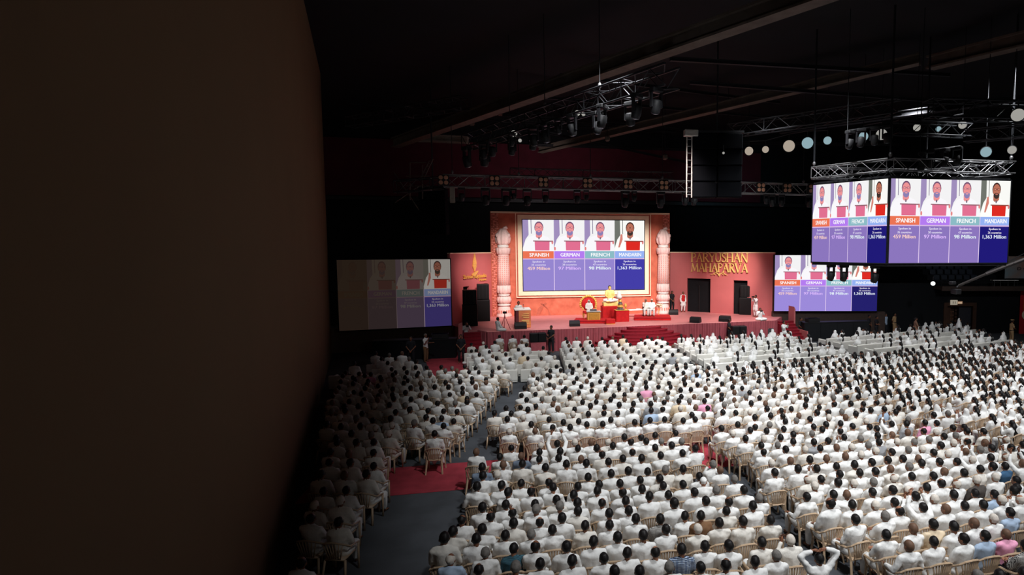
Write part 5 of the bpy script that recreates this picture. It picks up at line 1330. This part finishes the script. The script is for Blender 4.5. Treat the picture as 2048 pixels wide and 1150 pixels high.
def lowchair():
    m = MB(); m.box((0, 0, .425), (.42, .42, .03))
    m.tube([(-.285, .22, .62), (-.285, -.10, .68), (-.2, -.25, .80), (0, -.295, .85), (.2, -.25, .80), (.285, -.10, .68), (.285, .22, .62)], .022, 4)
    for i in range(7):
        f = (i - 3) / 3; xb, xt = f * .12, f * .205; m.tube([(xb, -.21, .44), (xt, -.285 + .035 * f * f, .84 - .07 * f * f)], .013, 3)
    for s in (-1, 1): m.tube([(s * .275, .225, .62), (s * .26, .235, 0)], [.026, .026], 4); m.tube([(s * .215, -.19, .42), (s * .25, -.275, 0)], .028, 4)
    return template([(m.mesh('t', CHM), None)], 1.0)
LC = lowchair()
join_crowd('seated_crowd', 'far rows of men in white seated on plastic chairs and sofas', 'crowd', [(rnd.choice(MTC) if rnd.random() < .035 else rnd.choice(MT), x, y, 0, rz + rnd.uniform(-.15, .15), rnd.uniform(.94, 1.05)) for x, y, rz, _ in men])
join_crowd('seated_crowd', "far rows of women in white, veiled or long-haired, at the right", 'crowd', [(rnd.choice(WT), x, y, 0, rz + rnd.uniform(-.25, .25), rnd.uniform(.88, .99)) for x, y, rz, _, u, v in women])
join_crowd('chair_rows', 'far rows of beige plastic armchairs under the seated crowd', 'chairs', [(LC, x, y, 0, rz, 1.0) for x, y, rz in chairs])
# bags on the floor
for i, (u, v, s, lab) in enumerate(((1530, 1005, .5, 'black backpack lying in the aisle beside the right block'), (1015, 905, .3, 'small dark bundle under a left block chair'), (1645, 1110, .3, 'dark shoes left under a chair by the right aisle'))):
    p = onz(u, v, 0); t = thing('backpack' if i == 0 else 'bag', lab, 'bag', (p.x, p.y, 0), .4)
    m = MB(); m.ell((0, 0, .14 * s / .4), (.5 * s, .35 * s, .30 * s)); m.build('body', MONIT, t, True); m = MB(); m.tube([(-.1, -.1, .2 * s), (0, -.1, .4 * s + .1), (.1, -.1, .2 * s)], .015, 5); m.build('strap', BLACK, t)
# ---------------------------------------------------------------- roof and rigging
def truss(label, A, B, s, mt, cat='truss', bays=None, lv=None):
    A = Vector(A); B = Vector(B); d = B - A; L = d.length; d.normalize()
    side = d.cross(Vector((0, 0, 1))).normalized() * s / 2; up = Vector((0, 0, 1)) * s / 2
    t = thing('lighting_truss', label, cat, A)
    cor = [side + up, -side + up, -side - up, side - up]
    for c in cor: m = MB(); m.tube([c, d * L + c], s * .06, 6); m.build('chord', mt, t)
    n = bays or max(4, int(L / (s * 1.1))); m = MB()
    for i in range(n):
        for k in range(4):
            a, b = cor[k], cor[(k + 1) % 4]; p = d * L * i / n; q = d * L * (i + 1) / n
            m.tube([p + (a if i % 2 else b), q + (b if i % 2 else a)], s * .03, 4)
            if i % 3 == 0: m.tube([p + a, p + b], s * .03, 4)
    tag(m.build('bracing', mt, t), kind='stuff')
    return t, A, d, L
t1, A1, D1, L1_ = truss('long horizontal lighting truss above the stage front', W(888, 362, 34), W(1640, 380, 38.6), .72, STEEL)
truss('thin dark truss behind the stage lighting truss', W(1020, 344, 38), W(1345, 352, 41), .5, DSTEEL)
truss('dark truss end left of the stage with ladder', W(790, 374, 34), W(885, 366, 34.4), .7, DSTEEL)
t2, A2, D2, L2_ = truss('diagonal truss loaded with stage lamps at upper centre', W(935, 285, 33), W(1345, 152, 20), .75, DSTEEL)
truss('upper right dark truss above the screen cube', W(1855, 218, 24), W(2100, 225, 25), .75, BLACK)
truss('right middle truss carrying bright lamps', W(1790, 255, 27), W(1935, 262, 28), .6, BLACK)
truss('far right truss sloping down to the right', W(1930, 272, 24), W(2090, 258, 22), .5, BLACK)
truss('dark truss behind the speaker array', W(1460, 262, 34), W(1800, 212, 28), .7, DSTEEL)
truss('dim truss at the left under the roof', W(700, 245, 36), W(930, 205, 30), .6, DSTEEL)
# trusses the cube hangs from
ZC = cz1 + .62
vcb, vcr, vcl, vbk = [Vector((p.x, p.y, ZC)) for p in (CB, CR, CL, bk)]
truss('truss over the wide face of the screen cube', vcb, vcr, .55, STEEL)
truss('truss over the narrow left face of the screen cube', vcl, vcb, .55, STEEL)
truss('rear truss over the screen cube', vcl, vbk, .55, STEEL); truss('right side truss over the screen cube', vbk, vcr, .55, STEEL)
def hanger(p, label, top=18.0, r=.02, name='hanging_cable', mt=DSTEEL):
    t = thing(name, label, 'cable', p); m = MB(); m.tube([(0, 0, 0), (0, 0, top - p[2])], r, 5); m.build('cable', BLACK, t); m = MB(); m.ell((0, 0, .2), (.08, .08, .12)); m.build('hook', STEEL, t)
for i, f in enumerate((.02, .18, .36, .55, .73, .95)): hanger(A1 + D1 * L1_ * f + Vector((0, 0, .36)), 'thin cable holding the stage truss, %s from the left' % ORD[i])
for i, f in enumerate((.3, .5, .75)): hanger(A2 + D2 * L2_ * f + Vector((0, 0, .38)), 'thin cable holding the diagonal truss, %s from the left' % ORD[i])
for i, p in enumerate((vcb, vcr, vcl, vbk)): hanger(p + Vector((0, 0, .28)), 'chain over the %s corner of the screen cube' % ('front', 'right', 'left', 'back')[i], r=.05)
# beams
BX = thing('roof_beam', 'broad brown roof beam rising from left over the diagonal truss', 'beam', W(790, 286, 44))
def beam(t, A, B, w_, h, mt, nm='beam'):
    A = Vector(A); B = Vector(B); o = Vector(t.location); d = B - A; q = d.to_track_quat('X', 'Z').to_matrix()
    m = MB(); m.box(A - o + d / 2, (d.length, w_, h), q); m.box(A - o + d / 2 + Vector((0, 0, h * .5)), (d.length, w_ * 2.2, h * .16), q); m.box(A - o + d / 2 - Vector((0, 0, h * .5)), (d.length, w_ * 2.2, h * .16), q); return m.build(nm, mt, t)
_a, _b = W(790, 286, 44), W(1420, 62, 23)
beam(BX, _a, _a + (_b - _a) * 1.5, .3, .62, BEAMC)
t = thing('roof_beam', 'brown roof beam running behind the speaker array to upper right', 'beam', W(1080, 300, 48)); beam(t, W(1080, 300, 48), W(1840, 118, 29), .25, .45, BEAMC)
t = thing('roof_beam', 'grey roof beam at the upper right corner', 'beam', W(1860, 126, 30)); beam(t, W(1860, 126, 30), W(2120, 62, 24), .3, .6, BEAMC)
t = thing('roof_beam', 'faint beam crossing the right roof above the cube', 'beam', W(1620, 300, 36)); beam(t, W(1560, 262, 36), W(2080, 190, 29), .2, .3, DSTEEL)
for i, (a, b) in enumerate((((700, 175, 40), (1560, 245, 50)), ((700, 205, 42), (1400, 262, 50)), ((930, 235, 44), (1370, 268, 52)), ((1060, 290, 46), (1380, 300, 52)), ((1080, 262, 46), (1400, 330, 52)), ((1120, 150, 32), (1560, 205, 40)), ((1040, 190, 36), (1600, 240, 44)), ((1380, 165, 30), (2048, 215, 36)), ((1340, 118, 26), (1900, 150, 32)), ((1480, 285, 42), (1800, 290, 46)))):
    t = thing('roof_purlin', 'thin dark roof purlin, %s of the crossing bars under the roof' % ORD[i], 'beam', W(*a)); beam(t, W(*a), W(*b), .08, .16, DSTEEL)
# pale duct on the left
t = thing('ceiling_duct', 'pale flat duct under the roof left of the diagonal truss', 'duct', W(832, 276, 46)); beam(t, W(832, 276, 46), W(936, 280, 46), .4, .45, mat('duct_grey', (150, 142, 134), .7))
# speaker arrays
ARR = mat('array_black', (10, 11, 14), .95, spec=.05)
def array(u0, u1, v0, v1, d, rows, label, split=True):
    a = W(u0, v1, d); b = W(u1, v1, d); t_ = W((u0 + u1) / 2, v0, d); P = Plane(a, b); t = thing('line_array', label, 'loudspeaker', (a.x, a.y, 0), P.rz)
    h = (t_.z - a.z) / rows
    for r in range(rows):
        for c in range(2 if split else 1):
            w_ = P.w / (2 if split else 1); m = MB(); z = a.z + r * h; yo = .0 + .03 * (rows - r) ** 1.3
            m.rbox(((c + .5) * w_, .3 + yo, z + h / 2), (w_ - .05, .7, h - .04), .03); m.build('cabinet', ARR, t)
            m = MB(); m.bbox(c * w_ + .06, (c + 1) * w_ - .06, -.07 + yo, -.05 + yo, z + .06, z + h - .06); m.build('grille', ARR, t)
    m = MB(); m.bbox(-.05, P.w + .05, .0, .6, t_.z + .02, t_.z + .14); m.tube([(P.w / 2, .3, t_.z + .1), (P.w / 2, .3, 18.0)], .05, 6); m.build('flying_frame', DSTEEL, t)
    return P, t
PA_, ta = array(1384, 1485, 268, 395, 30, 4, 'large dark double loudspeaker array hanging right of the stage')
array(838, 892, 376, 470, 38, 4, 'dim loudspeaker array hanging at the left of the stage')
a = W(1378, 395, 30); t = thing('truss_ladder', 'pale upright ladder truss at the left side of the large speaker array', 'truss', a)
zt = W(1377, 272, 30).z - a.z
for x in (-.14, .14): m = MB(); m.tube([(x, 0, 0), (x, 0, zt)], .035, 6); m.build('upright', mat('pale_alloy', (196, 192, 184), .4, .3), t)
for i in range(9): m = MB(); m.tube([(-.14, 0, .15 + i * zt / 9), (.14, 0, .15 + i * zt / 9)], .02, 5); m.build('rung', STEEL, t)
m = MB(); m.rbox((.08, .0, zt + .1), (.75, .35, .35), .03); m.build('top_bracket', mat('pale_alloy', (196, 192, 184)), t)
a = W(905, 405, 33.5); t = thing('ceiling_panel', 'narrow pale upright panel hanging at the left of the stage truss', 'panel', a); m = MB(); m.rbox((0, 0, .45), (.30, .06, .95), .02); m.build('panel', mat('panel_grey', (150, 140, 130), .7), t)
# catwalk stair at left
a = W(812, 410, 36); t = thing('catwalk_stair', 'thin metal catwalk stair and railing at the dim left wall', 'stairs', a); m = MB()
g = lambda u, v: W(u, v, 36) - a
for p, q in (((820, 325), (820, 400)), ((845, 330), (845, 398)), ((820, 325), (852, 325)), ((812, 352), (858, 352)), ((858, 322), (840, 358)), ((866, 318), (848, 356)), ((838, 372), (790, 405)), ((788, 345), (838, 420)), ((812, 372), (860, 372))): m.tube([g(*p), g(*q)], .035, 5)
m.build('railing', BEAMC, t)
for i in range(6): m = MB(); m.tube([g(858 - i * 3, 322 + i * 6), g(866 - i * 3, 320 + i * 6)], .03, 4); m.build('tread', BEAMC, t)

# lamps: 4-cell blinders and moving heads
def blinder(P, label):
    t = thing('blinder_lamp', label, 'stage lamp', P); m = MB(); m.rbox((0, 0, 0), (.62, .18, .62), .04); hs = m.build('housing', MONIT, t); SUB[hs.name] = []
    for x in (-.15, .15):
        for z in (-.15, .15): m = MB(); m.lathe([(.12, 0), (.125, .04), (.02, .05)], n=14); o = m.build('lens', mat('amber_lens', (206, 150, 122), .35, .0, var=.1), hs); SUB[hs.name].append(o); o.location = (x, -.09, z); o.rotation_euler = (PI / 2, 0, 0)
    return t
def onT1(u, dz, dy=0.0):
    f = (u - 888) / (1640 - 888); f = f * 1.13 / (1 + .13 * f)
    return A1 + D1 * L1_ * f + Vector((0, dy, dz))
b0 = blinder(onT1(889, .0, -.42), 'four-cell blinder lamp on the stage truss, first from left'); bk_ = kids(b0)
for i, (u, v) in enumerate(((970, 356), (1052, 360), (1131, 364), (1207, 366), (1278, 369), (1348, 372), (1488, 373), (1550, 374), (1612, 375))):
    copy_tree(b0, bk_, onT1(u, .02, -.42), 0, 'four-cell blinder lamp on the stage truss, %s from left' % ORD[i + 1])
b0['group'] = 'blinder lamps along the stage truss'
def moving_head(P, label, s=1.0, tilt=.3, lens=None, name='moving_head_lamp'):
    t = thing(name, label, 'stage lamp', P, random.uniform(-.4, .4)); t.scale = (s,) * 3
    m = MB(); m.rbox((0, 0, -.06), (.42, .30, .16), .03); m.build('base', MONIT, t)
    m = MB()
    for x in (-.20, .20): m.bbox(x - .025, x + .025, -.06, .06, -.62, -.1)
    m.bbox(-.225, .225, -.06, .06, -.15, -.09)
    m.build('yoke', DSTEEL, t)
    m = MB(); m.lathe([(.10, -.22), (.16, -.18), (.17, .1), (.15, .22), (.13, .24)], n=14); o = m.build('head', MONIT, t, True); o.location = (0, 0, -.58); o.rotation_euler = (tilt + PI, 0, 0)
    R = Matrix.Rotation(tilt + PI, 3, 'X'); m = MB(); m.lathe([(.125, 0), (.125, .02), (.01, .045)], n=14); l = m.build('lens', lens or mat('lens_glass', (120, 130, 140), .1, .4), o, True); l.location = (0, 0, .23); SUB[o.name] = [l]
    return t
mh0 = moving_head(onT1(915, -.37), 'moving-head lamp under the stage truss, first from left'); mk = kids(mh0)
for i, (u, v) in enumerate(((954, 374), (988, 378), (1001, 374), (1024, 375), (1056, 378), (1113, 377), (1130, 376), (1204, 378), (1222, 378), (1275, 380), (1326, 382), (1345, 380), (1508, 383), (1522, 385), (1545, 384), (1613, 385))):
    copy_tree(mh0, mk, onT1(u, -.37), random.uniform(-.6, .6), 'moving-head lamp under the stage truss, %s from left' % ORD[i + 1], scale=random.choice((.8, 1.0, 1.25)))
GL = [emis('lamp_glow_%s' % n, c, k) for n, c, k in (('white', (158, 156, 150), 1), ('teal', (140, 168, 176), 1), ('warm', (168, 156, 142), 1))]
GL.append(emis('lamp_glare', (255, 255, 255), 4))
for i in range(16):
    f = (i + .5) / 16; P = A2 + D2 * L2_ * f - Vector((0, 0, .38)); 
    copy_tree(mh0, mk, P + D2.cross(Vector((0, 0, 1))) * random.choice((-.3, .3)), random.uniform(-1, 1), 'stage lamp slung under the diagonal truss, %s from its left end' % ORD[i], scale=random.choice((.8, 1.1, 1.4)))
for i, (u, v) in enumerate(((1700, 262), (1722, 258), (1750, 254), (1775, 250), (1860, 300), (1890, 298), (1915, 294), (1845, 305))):
    copy_tree(mh0, mk, W(u, v, 26), random.uniform(-1, 1), 'moving-head lamp over the screen cube, %s from left' % ORD[i], scale=1.0)
for nm, pp in (('left', ((1695, 262), (1728, 257), (1780, 249))), ('right', ((1840, 303), (1880, 298), (1920, 293)))):
    pts = [W(u, v, 26) for u, v in pp]; t = thing('lighting_bar', 'bar carrying the %s group of moving-head lamps over the cube' % nm, 'lighting bar', pts[0])
    m = MB(); m.tube([p - pts[0] for p in pts], .05, 6); m.build('bar', DSTEEL, t); m = MB(); m.tube([(0, 0, 0), (0, 0, 17.99 - pts[0].z)], .02, 4); m.build('cable', BLACK, t)
def lamp(u, v, d, r, k, label, energy=0):
    r *= .92
    P = W(u, v, d); t = thing('floodlight', label, 'stage lamp', P); dirv = (C0 - P).normalized()
    t.rotation_euler = dirv.to_track_quat('-Y', 'Z').to_euler()
    m = MB(); m.lathe([(r * .6, -.3), (r * 1.15, -.02), (r * 1.15, .04), (r * .98, .05)], n=16); o = m.build('housing', MONIT, t); o.rotation_euler = (PI / 2, 0, 0)
    m = MB(); m.lathe([(r, .0), (r, .03), (r * .6, .07), (.01, .085)], n=18); o = m.build('lens', GL[k], t, True); o.rotation_euler = (PI / 2, 0, 0); o.location = (0, -.03, 0)
    m = MB(); m.tube([(0, .05, r * 1.1), (0, .05, r * 1.1 + .35)], .03, 5); m.build('bracket', DSTEEL, t)
LM = ((1498, 302, 37, .30, 2), (1531, 299, 37, .24, 2), (1578, 292, 36, .40, 2), (1615, 286, 35, .38, 1), (1655, 281, 34, .26, 1), (1727, 273, 32, .28, 1), (1763, 269, 31, .32, 0), (1834, 255, 29, .20, 0), (1877, 258, 28, .14, 1), (1925, 250, 28, .20, 0), (1972, 304, 27, .26, 1), (2024, 300, 26, .20, 0), (2036, 230, 22, .26, 0), (1028, 267, 29.5, .18, 0), (1040, 281, 29, .10, 0), (1155, 226, 26, .14, 0), (1167, 228, 26, .10, 0), (1866, 567, 41, .16, 3), (1447, 306, 29.4, .07, 0))
for n_, idx in (('warm', (0, 1, 2, 3, 4)), ('bright', (5, 6)), ('middle', (7, 8, 9)), ('lower right', (10, 11))):
    pts = [W(LM[i][0], LM[i][1], LM[i][2]) + Vector((0, 0, LM[i][3] * 1.1 + .33)) for i in idx]; t = thing('lighting_bar', 'dark bar carrying the %s row of lamps at upper right' % n_, 'lighting bar', pts[0])
    m = MB(); m.tube([p - pts[0] for p in pts], .04, 6); 
    for i in idx: p = W(LM[i][0], LM[i][1], LM[i][2]) - pts[0]; m.tube([p + Vector((0, 0, LM[i][3] * 1.1 + .33)), p + Vector((0, 0, -.05))], .03, 5)
    m.build('bar', DSTEEL, t)
    for p in (pts[0], pts[-1]): m = MB(); m.tube([p - pts[0], p - pts[0] + Vector((0, 0, 17.99 - p.z))], .02, 4); m.build('cable', BLACK, t)
for i, (u, v, d, r, k) in enumerate(LM):
    where = 'in the upper right lamp row, %s from left' % ORD[i] if i < 13 else ('on the diagonal truss, %s from left' % ORD[i - 13] if i < 17 else ('at the left end of the right balcony' if i == 17 else 'small on the large speaker array'))
    lamp(u, v, d, r, k, 'glaring %s lamp %s' % (('white', 'bluish', 'warm white', 'dazzling')[k], where))
# lamps clipped under the cube, dark shapes before the right screen
for i, (u, v) in enumerate(((1657, 528), (1683, 528), (1745, 534))):
    pl_ = Plane(CL, CB); x_ = pl_.px(u, 524)[0]; q_ = pl_.o + pl_.x * x_ - pl_.n * .3; q_.z = cz0 - .14
    copy_tree(mh0, mk, q_, .3, 'dark lamp clipped under the screen cube, %s from left' % ORD[i], scale=1.0)
# dim side rail by the wall and flown chain motors
for i, (u, v) in enumerate(((944, 246), (1000, 226), (1064, 197), (1162, 167), (1215, 277), (1330, 314))):
    P = W(u, v, 40); t = thing('chain_motor', 'small brown chain motor under the roof, %s from left' % ORD[i], 'chain motor', P); m = MB(); m.rbox((0, 0, 0), (.34, .3, .4), .08); m.build('body', BEAMC, t); m = MB(); m.tube([(0, 0, .15), (0, 0, 18.0 - P.z)], .02, 4); m.build('chain', DSTEEL, t)
# added faint fill on the rigging, no such lamp hangs there
spot(2, 12, 6.5, 3, 36, 14, 420, 100, .8, col=(.85, .92, 1))
